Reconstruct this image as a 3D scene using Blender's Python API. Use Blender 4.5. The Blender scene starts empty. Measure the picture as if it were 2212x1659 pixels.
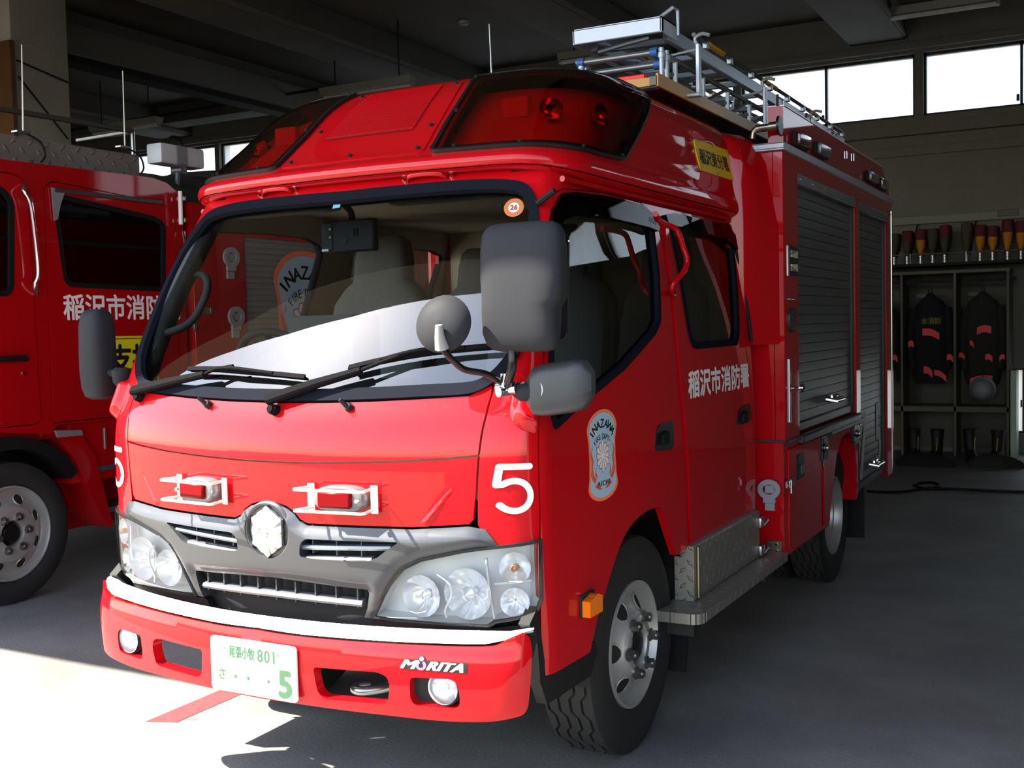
import bpy, bmesh, math, random
import numpy as np
from mathutils import Vector, Matrix
from mathutils.geometry import delaunay_2d_cdt

# ---------------------------------------------------------------- scene, camera, light
S = bpy.context.scene
COL = S.collection
FPX = 2410.89
PW, PH = 2212.0, 1659.0
CAM = np.array([2.2567, -2.5123, 1.4911])
YAW, PITCH, ROLL = math.radians(28.4417), math.radians(-2.9453), math.radians(-1.2887)


def cam_axes():
    d = np.array([-math.sin(YAW) * math.cos(PITCH), math.cos(YAW) * math.cos(PITCH), math.sin(PITCH)])
    r0 = np.array([math.cos(YAW), math.sin(YAW), 0.])
    u0 = np.cross(r0, d)
    c, s = math.cos(ROLL), math.sin(ROLL)
    return c * r0 + s * u0, -s * r0 + c * u0, d


CR, CU, CD = cam_axes()
cd = bpy.data.cameras.new('camera')
cam = bpy.data.objects.new('camera', cd)
COL.objects.link(cam)
cd.sensor_fit = 'HORIZONTAL'
cd.sensor_width = 36.0
cd.lens = FPX / PW * 36.0
cd.clip_start = .05
cd.clip_end = 500
m = Matrix.Identity(4)
for i in range(3):
    m[i][0], m[i][1], m[i][2], m[i][3] = CR[i], CU[i], -CD[i], CAM[i]
cam.matrix_world = m
S.camera = cam

W = bpy.data.worlds.new('sky')
S.world = W
W.use_nodes = True
nt = W.node_tree
sky = nt.nodes.new('ShaderNodeTexSky')
sky.sky_type = 'NISHITA'
sky.sun_disc = False
SUN = np.array([.75, .526, -1.0])
SUN /= np.linalg.norm(SUN)
sky.sun_elevation = math.asin(-SUN[2])
sky.sun_rotation = math.atan2(-SUN[0], -SUN[1])
sky.air_density = 1.1
sky.dust_density = .8
bg = nt.nodes['Background']
bg.inputs[1].default_value = .84
hs = nt.nodes.new('ShaderNodeHueSaturation')
hs.inputs['Saturation'].default_value = .78
nt.links.new(sky.outputs[0], hs.inputs['Color'])
nt.links.new(hs.outputs[0], bg.inputs[0])

sl = bpy.data.lights.new('sun', 'SUN')
sl.energy = 34.0
sl.angle = math.radians(.53)
sl.color = (1.0, .93, .80)
so = bpy.data.objects.new('sun', sl)
COL.objects.link(so)
so.rotation_euler = Vector(SUN).to_track_quat('-Z', 'Y').to_euler()

S.view_settings.view_transform = 'Standard'
S.view_settings.look = 'None'
S.view_settings.gamma = 1.0
S.view_settings.use_curve_mapping = False
S.view_settings.exposure = -0.15

rng = random.Random(5)

# ---------------------------------------------------------------- pixel helpers


def ray(p):
    return CD + CR * (p[0] - PW / 2) / FPX - CU * (p[1] - PH / 2) / FPX


def on(p, ax, val):
    v = ray(p)
    return CAM + v * (val - CAM[ax]) / v[ax]


def pix(P):
    q = np.asarray(P, float) - CAM
    z = q @ CD
    return np.stack([PW / 2 + FPX * (q @ CR) / z, PH / 2 - FPX * (q @ CU) / z], -1)


# ---------------------------------------------------------------- materials
def lin(c):
    return tuple(((x / 12.92) if x <= .04045 else ((x + .055) / 1.055) ** 2.4) for x in c)


MATS = {}


def pm(name, rgb, rough=.5, metal=0., coat=0., spec=.5, emit=0., noise=None, bump=None, alpha=1., srgb=True, sheen=0.):
    """Principled material. noise=(scale, amount) varies the colour; bump=(scale, strength)."""
    if name in MATS:
        return MATS[name]
    mt = bpy.data.materials.new(name)
    mt.use_nodes = True
    t = mt.node_tree
    b = t.nodes['Principled BSDF']
    c = lin(rgb) if srgb else rgb
    b.inputs['Base Color'].default_value = (*c, 1)
    b.inputs['Roughness'].default_value = rough
    b.inputs['Metallic'].default_value = metal
    b.inputs['Coat Weight'].default_value = coat
    b.inputs['Coat Roughness'].default_value = .03
    b.inputs['Specular IOR Level'].default_value = spec
    if emit:
        b.inputs['Emission Color'].default_value = (*c, 1)
        b.inputs['Emission Strength'].default_value = emit
    tc = None
    if noise or bump:
        tc = t.nodes.new('ShaderNodeTexCoord')
    if noise:
        n = t.nodes.new('ShaderNodeTexNoise')
        n.inputs['Scale'].default_value = noise[0]
        n.inputs['Detail'].default_value = 8
        t.links.new(tc.outputs['Object'], n.inputs['Vector'])
        r = t.nodes.new('ShaderNodeMapRange')
        r.inputs[1].default_value = .3
        r.inputs[2].default_value = .7
        r.inputs[3].default_value = 1 - noise[1]
        r.inputs[4].default_value = 1 + noise[1]
        t.links.new(n.outputs['Fac'], r.inputs[0])
        mx = t.nodes.new('ShaderNodeVectorMath')
        mx.operation = 'SCALE'
        mx.inputs[0].default_value = c
        t.links.new(r.outputs[0], mx.inputs['Scale'])
        t.links.new(mx.outputs[0], b.inputs['Base Color'])
    if bump:
        n = t.nodes.new('ShaderNodeTexNoise')
        n.inputs['Scale'].default_value = bump[0]
        n.inputs['Detail'].default_value = 6
        t.links.new(tc.outputs['Object'], n.inputs['Vector'])
        bp = t.nodes.new('ShaderNodeBump')
        bp.inputs['Strength'].default_value = bump[1]
        bp.inputs['Distance'].default_value = .01
        t.links.new(n.outputs['Fac'], bp.inputs['Height'])
        t.links.new(bp.outputs[0], b.inputs['Normal'])
    MATS[name] = mt
    return mt


def glass_mat(name, tint, ior=1.5, rough=0., extra=0.):
    """thin pane: fresnel mix of a clear tint and a mirror reflection"""
    mt = bpy.data.materials.new(name)
    mt.use_nodes = True
    t = mt.node_tree
    t.nodes.remove(t.nodes['Principled BSDF'])
    out = t.nodes['Material Output']
    tr = t.nodes.new('ShaderNodeBsdfTransparent')
    tr.inputs[0].default_value = (*tint, 1)
    gl = t.nodes.new('ShaderNodeBsdfGlossy')
    gl.inputs['Roughness'].default_value = rough
    fr = t.nodes.new('ShaderNodeFresnel')
    fr.inputs[0].default_value = ior
    mx = t.nodes.new('ShaderNodeMixShader')
    t.links.new(fr.outputs[0], mx.inputs[0])
    t.links.new(tr.outputs[0], mx.inputs[1])
    t.links.new(gl.outputs[0], mx.inputs[2])
    t.links.new(mx.outputs[0], out.inputs[0])
    MATS[name] = mt
    return mt


def tread_mat(name, axes, k=26., rgb=(.72, .72, .73), rough=.32, strength=.9):
    """aluminium checker plate: raised lozenges, alternately turned, in the plane of two object axes"""
    mt = bpy.data.materials.new(name)
    mt.use_nodes = True
    t = mt.node_tree
    b = t.nodes['Principled BSDF']
    b.inputs['Base Color'].default_value = (*lin(rgb), 1)
    b.inputs['Metallic'].default_value = .6
    b.inputs['Roughness'].default_value = rough
    tc = t.nodes.new('ShaderNodeTexCoord')
    sp = t.nodes.new('ShaderNodeSeparateXYZ')
    t.links.new(tc.outputs['Object'], sp.inputs[0])

    def mth(op, a, bb=None):
        n = t.nodes.new('ShaderNodeMath')
        n.operation = op
        for i, v in enumerate((a, bb)):
            if v is None:
                continue
            if isinstance(v, (int, float)):
                n.inputs[i].default_value = v
            else:
                t.links.new(v, n.inputs[i])
        return n.outputs[0]
    u = mth('MULTIPLY', sp.outputs[axes[0]], k)
    v = mth('MULTIPLY', sp.outputs[axes[1]], k)
    pu, pv = mth('ADD', u, v), mth('SUBTRACT', u, v)          # 45 degree lattice
    fu, fv = mth('FRACT', pu), mth('FRACT', pv)
    par = mth('MODULO', mth('ABSOLUTE', mth('ADD', mth('FLOOR', pu), mth('FLOOR', pv))), 2)
    cu, cv = mth('ABSOLUTE', mth('SUBTRACT', fu, .5)), mth('ABSOLUTE', mth('SUBTRACT', fv, .5))
    d1 = mth('ADD', mth('MULTIPLY', cu, 2.2), mth('MULTIPLY', cv, 6.))
    d2 = mth('ADD', mth('MULTIPLY', cu, 6.), mth('MULTIPLY', cv, 2.2))
    dd = mth('ADD', mth('MULTIPLY', par, d1), mth('MULTIPLY', mth('SUBTRACT', 1, par), d2))
    h = mth('MINIMUM', mth('MAXIMUM', mth('MULTIPLY', mth('SUBTRACT', 1.05, dd), 2.2), 0), 1)
    bp = t.nodes.new('ShaderNodeBump')
    bp.inputs['Strength'].default_value = strength
    bp.inputs['Distance'].default_value = .007
    t.links.new(h, bp.inputs['Height'])
    t.links.new(bp.outputs[0], b.inputs['Normal'])
    MATS[name] = mt
    return mt


RED = pm('red_paint', (.44, .0015, .005), rough=.6, coat=.9, spec=.04, srgb=False)
RED.node_tree.nodes['Principled BSDF'].inputs['Coat IOR'].default_value = 1.42
RED2 = pm('red_paint_dull', (.46, .002, .006), rough=.5, coat=.5, spec=.1, srgb=False)
BLACKP = pm('black_plastic', (.17, .17, .18), rough=.6, spec=.07, bump=(900, .05))
RUBBER = pm('black_rubber', (.07, .07, .075), rough=.6, spec=.2)
SEALM = pm('seal_rubber', (.10, .105, .13), rough=.7, spec=.0)
TYRE = pm('tyre_rubber', (.105, .10, .095), rough=.78, noise=(9, .15))
DARK = pm('dark_underbody', (.05, .05, .05), rough=.8)
GREYP = pm('grey_metallic_paint', (.22, .225, .24), rough=.45, metal=.3, coat=.4)
SILVER = pm('silver_paint', (.52, .53, .55), rough=.35, metal=.6, coat=.3)
CHROME = pm('chrome', (.88, .88, .89), rough=.07, metal=1.)
STEEL = pm('steel', (.62, .62, .61), rough=.3, metal=1.)
ALU = pm('aluminium', (.70, .71, .73), rough=.42, metal=.9)
WHITE = pm('white_film', (.93, .93, .91), rough=.45)
GLASS = glass_mat('window_glass', (.92, .95, .91), ior=2.2)
GLASSD = glass_mat('side_glass', (.50, .54, .52), ior=1.7)
SMOKE = glass_mat('smoked_visor', (.10, .09, .10), ior=1.18)
CLEAR = glass_mat('clear_lens', (.96, .97, .97), ior=1.45)
BEIGE = pm('cabin_beige', (.70, .66, .56), rough=.8)
CABGREY = pm('cabin_grey', (.30, .30, .30), rough=.8, noise=(60, .1))
CABDARK = pm('cabin_dark', (.13, .13, .13), rough=.75)
AMBER = pm('amber_lens', (.95, .48, .03), rough=.15, coat=1.)
REDLENS = pm('red_lens', (.40, .01, .035), rough=.4, coat=.0, spec=.08)
BLACKPAINT = pm('black_print', (.04, .04, .05), rough=.5)

# ---------------------------------------------------------------- objects
TRUCKS = {}


def link(name, data=None, parent=None):
    o = bpy.data.objects.new(name, data)
    COL.objects.link(o)
    if parent is not None:
        o.parent = parent
    return o


def thing(name, label, cat, loc=(0, 0, 0), rotz=0., group=None):
    o = link(name)
    o.location = loc
    o.rotation_euler = (0, 0, rotz)
    tag(o, label, cat, group)
    return o


def tag(o, label, cat, group=None):
    o['label'] = label
    o['category'] = cat
    if group:
        o['group'] = group
    return o


def struct(o):
    o['kind'] = 'structure'
    return o


def stuff(o):
    o['kind'] = 'stuff'
    return o


class MB:
    """collects shapes, then becomes one mesh"""

    def __init__(self):
        self.v, self.f, self.sm, self.mi = [], [], [], []
        self.cur = 0

    def add(self, vs, fs, smooth=False):
        n = len(self.v)
        self.v += [tuple(map(float, p)) for p in vs]
        for f in fs:
            self.f.append([i + n for i in f])
            self.sm.append(smooth)
            self.mi.append(self.cur)
        return self

    def box(self, c, s, bev=0., rot=None):
        """box at centre c, size s, with chamfered edges"""
        hx, hy, hz = [x / 2 for x in s]
        b = min(bev, hx * .95, hy * .95, hz * .95)
        vs, fs = [], []
        if b <= 0:
            vs = [(x, y, z) for x in (-hx, hx) for y in (-hy, hy) for z in (-hz, hz)]
            fs = [(0, 1, 3, 2), (4, 6, 7, 5), (0, 4, 5, 1), (2, 3, 7, 6), (0, 2, 6, 4), (1, 5, 7, 3)]
        else:
            bm = bmesh.new()
            bmesh.ops.create_cube(bm, size=1)
            bmesh.ops.scale(bm, vec=(2 * hx, 2 * hy, 2 * hz), verts=bm.verts)
            bmesh.ops.bevel(bm, geom=list(bm.edges), offset=b, segments=2 if b > .006 else 1, affect='EDGES', profile=.6)
            bm.verts.index_update()
            vs = [tuple(p.co) for p in bm.verts]
            fs = [[q.index for q in f.verts] for f in bm.faces]
            bm.free()
        if rot is not None:
            R = rot if isinstance(rot, Matrix) else Matrix.Rotation(rot, 3, 'Z')
            vs = [tuple(R @ Vector(p)) for p in vs]
        vs = [(p[0] + c[0], p[1] + c[1], p[2] + c[2]) for p in vs]
        return self.add(vs, fs)

    def b2(self, lo, hi, bev=0.):
        return self.box([(a + b) / 2 for a, b in zip(lo, hi)], [abs(b - a) for a, b in zip(lo, hi)], bev)

    def cyl(self, p0, p1, r, seg=16, r1=None, caps=True):
        p0, p1 = Vector(p0), Vector(p1)
        r1 = r if r1 is None else r1
        ax = (p1 - p0).normalized()
        a = ax.orthogonal().normalized()
        b = ax.cross(a)
        vs = []
        for p, rr in ((p0, r), (p1, r1)):
            for i in range(seg):
                t = 2 * math.pi * i / seg
                vs.append(p + rr * (math.cos(t) * a + math.sin(t) * b))
        n = len(self.v)
        self.add(vs, [(i, (i + 1) % seg, seg + (i + 1) % seg, seg + i) for i in range(seg)], True)
        if caps:
            self.add([vs[i] for i in range(seg)], [tuple(reversed(range(seg)))])
            self.add([vs[seg + i] for i in range(seg)], [tuple(range(seg))])
        return self

    def tube(self, pts, r, seg=10, closed=False, rz=None):
        pts = [Vector(p) for p in pts]
        n = len(pts)
        rs = r if isinstance(r, (list, tuple)) else [r] * n
        ref = None
        rings = []
        for i, p in enumerate(pts):
            if closed:
                d = pts[(i + 1) % n] - pts[i - 1]
            else:
                d = pts[min(i + 1, n - 1)] - pts[max(i - 1, 0)]
            d.normalize()
            if ref is None:
                ref = d.orthogonal().normalized()
            ref = (ref - d * ref.dot(d)).normalized()
            b = d.cross(ref)
            rings.append([p + rs[i] * (math.cos(2 * math.pi * k / seg) * ref + math.sin(2 * math.pi * k / seg) * b) for k in range(seg)])
        self.loft(rings, closed, not closed)
        return self

    def loft(self, rings, closed=False, caps=True, smooth=True):
        k = len(rings[0])
        vs = [p for rg in rings for p in rg]
        fs = []
        n = len(rings)
        for i in range(n if closed else n - 1):
            a, b = i * k, ((i + 1) % n) * k
            for j in range(k):
                fs.append((a + j, a + (j + 1) % k, b + (j + 1) % k, b + j))
        self.add(vs, fs, smooth)
        if caps and not closed:
            self.add(rings[0], [tuple(reversed(range(k)))])
            self.add(rings[-1], [tuple(range(k))])
        return self

    def lathe(self, prof, axis='X', c=(0, 0, 0), seg=32, smooth=True, closed=False):
        """prof: (along axis, radius)"""
        rings = []
        for h, r in prof:
            ring = []
            for i in range(seg):
                t = 2 * math.pi * i / seg
                p, q = r * math.cos(t), r * math.sin(t)
                ring.append({'X': (h, p, q), 'Y': (q, h, p), 'Z': (p, q, h)}[axis])
            rings.append([(x + c[0], y + c[1], z + c[2]) for x, y, z in ring])
        return self.loft(rings, closed, False, smooth)

    def prism(self, poly, fn, d0, d1):
        """poly in 2D; fn(u, v, d) -> 3D; closed solid between depth d0 and d1"""
        n = len(poly)
        a = [fn(u, v, d0) for u, v in poly]
        b = [fn(u, v, d1) for u, v in poly]
        self.add(a + b, [(i, (i + 1) % n, n + (i + 1) % n, n + i) for i in range(n)])
        self.add(a, [tuple(reversed(range(n)))])
        self.add(b, [tuple(range(n))])
        return self

    def quad(self, a, b, c, d):
        return self.add([a, b, c, d], [(0, 1, 2, 3)])

    def build(self, name, mat, parent=None, recalc=True):
        me = bpy.data.meshes.new(name)
        me.from_pydata(self.v, [], self.f)
        for mt in (mat if isinstance(mat, (list, tuple)) else [mat]):
            me.materials.append(mt)
        me.polygons.foreach_set('use_smooth', self.sm)
        me.polygons.foreach_set('material_index', self.mi)
        if recalc:
            bm = bmesh.new()
            bm.from_mesh(me)
            bmesh.ops.remove_doubles(bm, verts=bm.verts, dist=1e-6)
            bmesh.ops.recalc_face_normals(bm, faces=bm.faces)
            bm.to_mesh(me)
            bm.free()
        me.update()
        try:
            me.set_sharp_from_angle(angle=math.radians(38))
        except Exception:
            pass
        return link(name, me, parent)


def copy_tree(o, parent=None):
    c = o.copy()
    COL.objects.link(c)
    c.parent = parent
    for ch in list(o.children):
        copy_tree(ch, c)
    return c


# ---------------------------------------------------------------- curved surfaces and panels
def itp(z, tab):
    zs = np.array([t[0] for t in tab])
    vs = np.array([t[1] for t in tab])
    z = np.clip(z, zs[0], zs[-1])
    i = np.clip(np.searchsorted(zs, z) - 1, 0, len(zs) - 2)
    m_ = np.gradient(vs, zs)
    h = zs[i + 1] - zs[i]
    t = (z - zs[i]) / h
    return (2 * t**3 - 3 * t * t + 1) * vs[i] + (t**3 - 2 * t * t + t) * h * m_[i] + (-2 * t**3 + 3 * t * t) * vs[i + 1] + (t**3 - t * t) * h * m_[i + 1]


class Surf:
    """a body surface: front, rounded corner and side, described by its outline at each level"""

    def __init__(self, y0, xs, xc, b, yk, A1, CL, SL, yend, ztab=None, zdrop=None):
        self.t = [(lambda q: (q, itp(q, tb)))(np.linspace(tb[0][0], tb[-1][0], 600)) for tb in (y0, xs, xc, b, yk)]
        if ztab:
            q = np.linspace(ztab[0][0], ztab[-1][0], 600)
            ztab = (q, itp(q, ztab))
        self.A1, self.CL, self.SL, self.yend, self.ztab, self.zdrop = A1, CL, SL, yend, ztab, zdrop
        self.grid = None

    def __call__(self, a, z):
        a = np.asarray(a, float)
        z = np.asarray(z, float)
        sg = np.where(a < 0, -1., 1.)
        a = np.abs(a)
        y0, xs, XC, B, YK = [np.interp(z, *t) for t in self.t]
        xc = xs - XC
        xf = np.minimum(a, self.A1) / self.A1 * xc
        yf = y0 + B * xf**2
        t = np.clip((a - self.A1) / self.CL, 0, 1)
        yc = y0 + B * xc**2
        s_ = 2 * B * xc
        yk = yc + YK
        p = [(xc, yc), (xc + .6 * XC, yc + .6 * XC * s_), (xs, yk - .55 * YK), (xs, yk)]
        w = [(1 - t)**3, 3 * t * (1 - t)**2, 3 * t * t * (1 - t), t**3]
        bx = sum(wi * pi[0] for wi, pi in zip(w, p))
        by = sum(wi * pi[1] for wi, pi in zip(w, p))
        e = np.maximum(a - self.A1 - self.CL, 0)
        ys = yk + e * (self.yend - yk) / self.SL
        x = np.where(a <= self.A1, xf, np.where(t < 1, bx, xs))
        y = np.where(a <= self.A1, yf, np.where(t < 1, by, ys))
        zz = np.interp(z, *self.ztab) if self.ztab else z + 0 * a
        if self.zdrop:
            q = np.clip((a - self.A1 * .9) / (self.CL * 1.2), 0, 1)
            zz = zz - self.zdrop(z) * q * q * (3 - 2 * q)
        return np.stack([x * sg, y, zz], -1)

    def nrm(self, a, z):
        h = 1e-4
        P = self(a, z)
        n = np.cross(self(np.asarray(a) + h, z) - self(np.asarray(a) - h, z), self(a, np.asarray(z) + h) - self(a, np.asarray(z) - h))
        n /= np.linalg.norm(n, axis=-1, keepdims=True) + 1e-12
        c = P - np.array([0, 1.4, 1.3])
        s_ = np.where((n * c).sum(-1) < 0, -1., 1.)
        return n * s_[..., None]

    def mk(self, a0, a1, z0, z1):
        self.ga, self.gz = np.meshgrid(np.linspace(a0, a1, 500), np.linspace(z0, z1, 200))
        P = self(self.ga, self.gz)
        self.gp = pix(P)
        self.fac = (self.nrm(self.ga, self.gz) * (P - CAM)).sum(-1) < 0

    def inv(self, p):
        """photo pixel -> surface coordinates"""
        p = np.array(p, float)
        D = ((self.gp - p)**2).sum(-1) + np.where(self.fac, 0, 1e7)
        k = np.unravel_index(D.argmin(), D.shape)
        a, z = self.ga[k], self.gz[k]
        for _ in range(12):
            e = p - pix(self(a, z))
            h = 1e-4
            J = np.stack([(pix(self(a + h, z)) - pix(self(a, z))) / h, (pix(self(a, z + h)) - pix(self(a, z))) / h], -1)
            st = np.clip(np.linalg.lstsq(J, e, rcond=None)[0], -.04, .04)
            a += st[0]
            z += st[1]
        return float(a), float(z)

    def path(self, pts):
        return [self.inv(p) for p in pts]


def dens(poly, step, closed=True):
    out = []
    n = len(poly)
    for i in range(n if closed else n - 1):
        a, b = np.array(poly[i]), np.array(poly[(i + 1) % n])
        k = max(1, int(math.ceil(np.linalg.norm(b - a) / step)))
        out += [tuple(a + (b - a) * j / k) for j in range(k)]
    if not closed:
        out.append(tuple(poly[-1]))
    return out


def smooth(poly, closed=True, n=6):
    """Catmull-Rom through the points"""
    out = []
    k = len(poly)
    P = [np.array(p, float) for p in poly]
    for i in range(k if closed else k - 1):
        if closed:
            a, b, c, d = P[i - 1], P[i], P[(i + 1) % k], P[(i + 2) % k]
        else:
            a, b, c, d = P[max(i - 1, 0)], P[i], P[i + 1], P[min(i + 2, k - 1)]
        for j in range(n):
            t = j / n
            out.append(tuple(.5 * (2 * b + (c - a) * t + (2 * a - 5 * b + 4 * c - d) * t * t + (3 * b - a - 3 * c + d) * t**3)))
    if not closed:
        out.append(tuple(P[-1]))
    return out


def rounded(poly, r, n=5):
    """round the corners of a polygon; r one radius or one for each corner"""
    out = []
    k = len(poly)
    for i in range(k):
        p = np.array(poly[i], float)
        a = np.array(poly[i - 1], float) - p
        b = np.array(poly[(i + 1) % k], float) - p
        la, lb = np.linalg.norm(a), np.linalg.norm(b)
        rr = min(r[i] if isinstance(r, (list, tuple)) else r, la * .48, lb * .48)
        if rr <= 0:
            out.append(tuple(p))
            continue
        A, B = p + a / la * rr, p + b / lb * rr
        for j in range(n + 1):
            t = j / n
            out.append(tuple((1 - t)**2 * A + 2 * t * (1 - t) * p + t * t * B))
    return out


def inset(poly, d):
    """move a closed outline inward by d"""
    P = [np.array(p, float) for p in poly]
    n = len(P)
    ar = sum(P[i - 1][0] * P[i][1] - P[i][0] * P[i - 1][1] for i in range(n))
    s_ = 1 if ar > 0 else -1
    out = []
    for i in range(n):
        e1, e2 = P[i] - P[i - 1], P[(i + 1) % n] - P[i]
        e1 /= np.linalg.norm(e1) + 1e-12
        e2 /= np.linalg.norm(e2) + 1e-12
        n1, n2 = np.array([-e1[1], e1[0]]) * s_, np.array([-e2[1], e2[0]]) * s_
        b = n1 + n2
        b = b / max(np.dot(b, b), .5) * 2
        out.append(tuple(P[i] + b * d))
    return out


def inside(pts, poly):
    pts = np.asarray(pts, float)
    x, y = pts[:, 0], pts[:, 1]
    r = np.zeros(len(pts), bool)
    n = len(poly)
    for i in range(n):
        x1, y1 = poly[i]
        x2, y2 = poly[i - 1]
        if y1 == y2:
            continue
        r ^= ((y1 > y) != (y2 > y)) & (x < (x2 - x1) * (y - y1) / (y2 - y1) + x1)
    return r


def segdist(pts, poly):
    pts = np.asarray(pts, float)
    best = np.full(len(pts), 1e9)
    n = len(poly)
    for i in range(n):
        a, b = np.array(poly[i - 1]), np.array(poly[i])
        ab = b - a
        t = np.clip(((pts - a) @ ab) / (ab @ ab + 1e-15), 0, 1)
        best = np.minimum(best, np.linalg.norm(pts - a - t[:, None] * ab, axis=1))
    return best


def tri2d(outer, holes=(), step=.04):
    outer = dens(outer, step)
    holes = [dens(h, step) for h in holes]
    vs, es = [], []
    for lp in [outer] + holes:
        n0 = len(vs)
        vs += lp
        es += [(n0 + i, n0 + (i + 1) % len(lp)) for i in range(len(lp))]
    A = np.array(outer)
    x0, y0 = A.min(0)
    x1, y1 = A.max(0)
    gx, gy = np.meshgrid(np.arange(x0 + step / 2, x1, step), np.arange(y0 + step / 2, y1, step))
    g = np.stack([gx.ravel(), gy.ravel()], -1)
    if len(g):
        k = inside(g, outer) & (segdist(g, outer) > step * .45)
        for h in holes:
            k &= ~inside(g, h) & (segdist(g, h) > step * .45)
        vs += [tuple(p) for p in g[k]]
    rv, _, rf = delaunay_2d_cdt([Vector(p) for p in vs], es, [], 0, 1e-7)[:3]
    V = np.array([tuple(p) for p in rv])
    F = [f for f in rf]
    cen = np.array([V[list(f)].mean(0) for f in F])
    k = inside(cen, outer)
    for h in holes:
        k &= ~inside(cen, h)
    return V, [F[i] for i in range(len(F)) if k[i]]


def panel(mb_or_none, surf, outer, holes=(), step=.04, off=0., thick=.02, dome=None):
    """verts, normals, faces of a sheet that follows surf, its edge turned inwards"""
    V, F = tri2d(outer, holes, step)
    P = surf(V[:, 0], V[:, 1])
    N = surf.nrm(V[:, 0], V[:, 1])
    if dome:                                  # swell: height reached at a distance from the edge
        q = np.clip(segdist(V, outer) / dome[1], 0, 1)
        P = P + N * (dome[0] * q * q * (3 - 2 * q))[:, None]
    P = P + N * off
    # orient
    f2 = []
    cnt = {}
    for f in F:
        a, b, c = [P[i] for i in f[:3]]
        if np.dot(np.cross(b - a, c - a), N[f[0]]) < 0:
            f = list(reversed(f))
        f2.append(list(f))
        for i in range(len(f)):
            e = (f[i], f[(i + 1) % len(f)])
            cnt[e] = 1
    bnd = [e for e in cnt if (e[1], e[0]) not in cnt]
    verts = [tuple(p) for p in P]
    if dome:
        N2 = np.zeros_like(N)
        for f in f2:
            a, b, c = [P[i] for i in f[:3]]
            w = np.cross(b - a, c - a)
            for i in f:
                N2[i] += w
        N = N2 / (np.linalg.norm(N2, axis=1, keepdims=True) + 1e-12)
    nrm = [tuple(n) for n in N]
    if thick:
        for a, b in bnd:
            t = P[b] - P[a]
            sn = np.cross(t, N[a])
            sn /= (np.linalg.norm(sn) + 1e-12) * (1 if thick > 0 else -1)
            k = len(verts)
            verts += [tuple(P[a]), tuple(P[b]), tuple(P[b] - N[b] * thick), tuple(P[a] - N[a] * thick)]
            nrm += [tuple(sn)] * 4
            f2.append([k + 1, k, k + 3, k + 2])
    return verts, nrm, f2


def panels(name, mat, parent, *sheets):
    """join sheets from panel() into one mesh with the surface's own normals"""
    vs, ns, fs = [], [], []
    for v, n, f in sheets:
        k = len(vs)
        vs += v
        ns += n
        fs += [[i + k for i in q] for q in f]
    me = bpy.data.meshes.new(name)
    me.from_pydata(vs, [], fs)
    me.materials.append(mat)
    me.polygons.foreach_set('use_smooth', [True] * len(fs))
    me.update()
    me.normals_split_custom_set_from_vertices(ns)
    return link(name, me, parent)


def gridsheet(surf, av, tv, off=0.):
    A, T = np.meshgrid(av, tv)
    P = (surf(A, T) + surf.nrm(A, T) * off).reshape(-1, 3)
    N = surf.nrm(A, T).reshape(-1, 3)
    n = len(av)
    F = []
    for j in range(len(tv) - 1):
        for i in range(n - 1):
            f = [j * n + i, j * n + i + 1, (j + 1) * n + i + 1, (j + 1) * n + i]
            a, b, c = P[f[0]], P[f[1]], P[f[2]]
            if np.dot(np.cross(b - a, c - a), N[f[0]]) < 0:
                f.reverse()
            F.append(f)
    return [tuple(p) for p in P], [tuple(q) for q in N], F


def mir(poly):
    return [(-a, z) for a, z in reversed(poly)]


def sym(half):
    """closed outline from its right half that starts and ends on the centre line"""
    return list(half) + [(-a, z) for a, z in reversed(half) if abs(a) > 1e-6]


def text_mesh(body, bold=0., cw=1.0, spacing=1.0):
    """filled lettering, centred, cap height about 1; returns verts (2D) and faces"""
    c = bpy.data.curves.new('lettering', 'FONT')
    c.body = body
    c.align_x = 'CENTER'
    c.align_y = 'CENTER'
    c.resolution_u = 3
    c.space_character = spacing
    o = bpy.data.objects.new('lettering', c)
    COL.objects.link(o)
    dg = bpy.context.evaluated_depsgraph_get()
    me = bpy.data.meshes.new_from_object(o.evaluated_get(dg))
    v = np.array([p.co[:2] for p in me.vertices]) if len(me.vertices) else np.zeros((0, 2))
    f = [list(p.vertices) for p in me.polygons]
    bpy.data.objects.remove(o)
    bpy.data.curves.remove(c)
    bpy.data.meshes.remove(me)
    v = v - (v.max(0) + v.min(0)) / 2
    return v, f


def lettering(name, body, mat, parent, fn, w, h, bold=0., spacing=1.0, recalc=False):
    """lettering stretched to w x h and laid out by fn(u, v, lift) -> 3D"""
    v, f = text_mesh(body, spacing=spacing)
    s_ = v.max(0) - v.min(0)
    u = v / s_ * np.array([w, h])
    mb = MB()
    sh = [(0, 0)]
    if bold:
        sh = [(bold * math.cos(t), bold * math.sin(t)) for t in np.linspace(0, 2 * math.pi, 9)[:-1]]
    B_ = np.array([fn(p[0], p[1], 0) for p in u])
    e = max(w, h) * .02
    c0 = np.array(fn(0, 0, 0))
    tu = (np.array(fn(e, 0, 0)) - c0) / e
    tv = (np.array(fn(0, e, 0)) - c0) / e
    tl_ = (np.array(fn(0, 0, .001)) - c0) / .001
    for i, (dx, dy) in enumerate(sh):
        mb.add(B_ + tu * dx + tv * dy + tl_ * (i * .00002), f)
    return mb.build(name, mat, parent, recalc=recalc)
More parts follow.
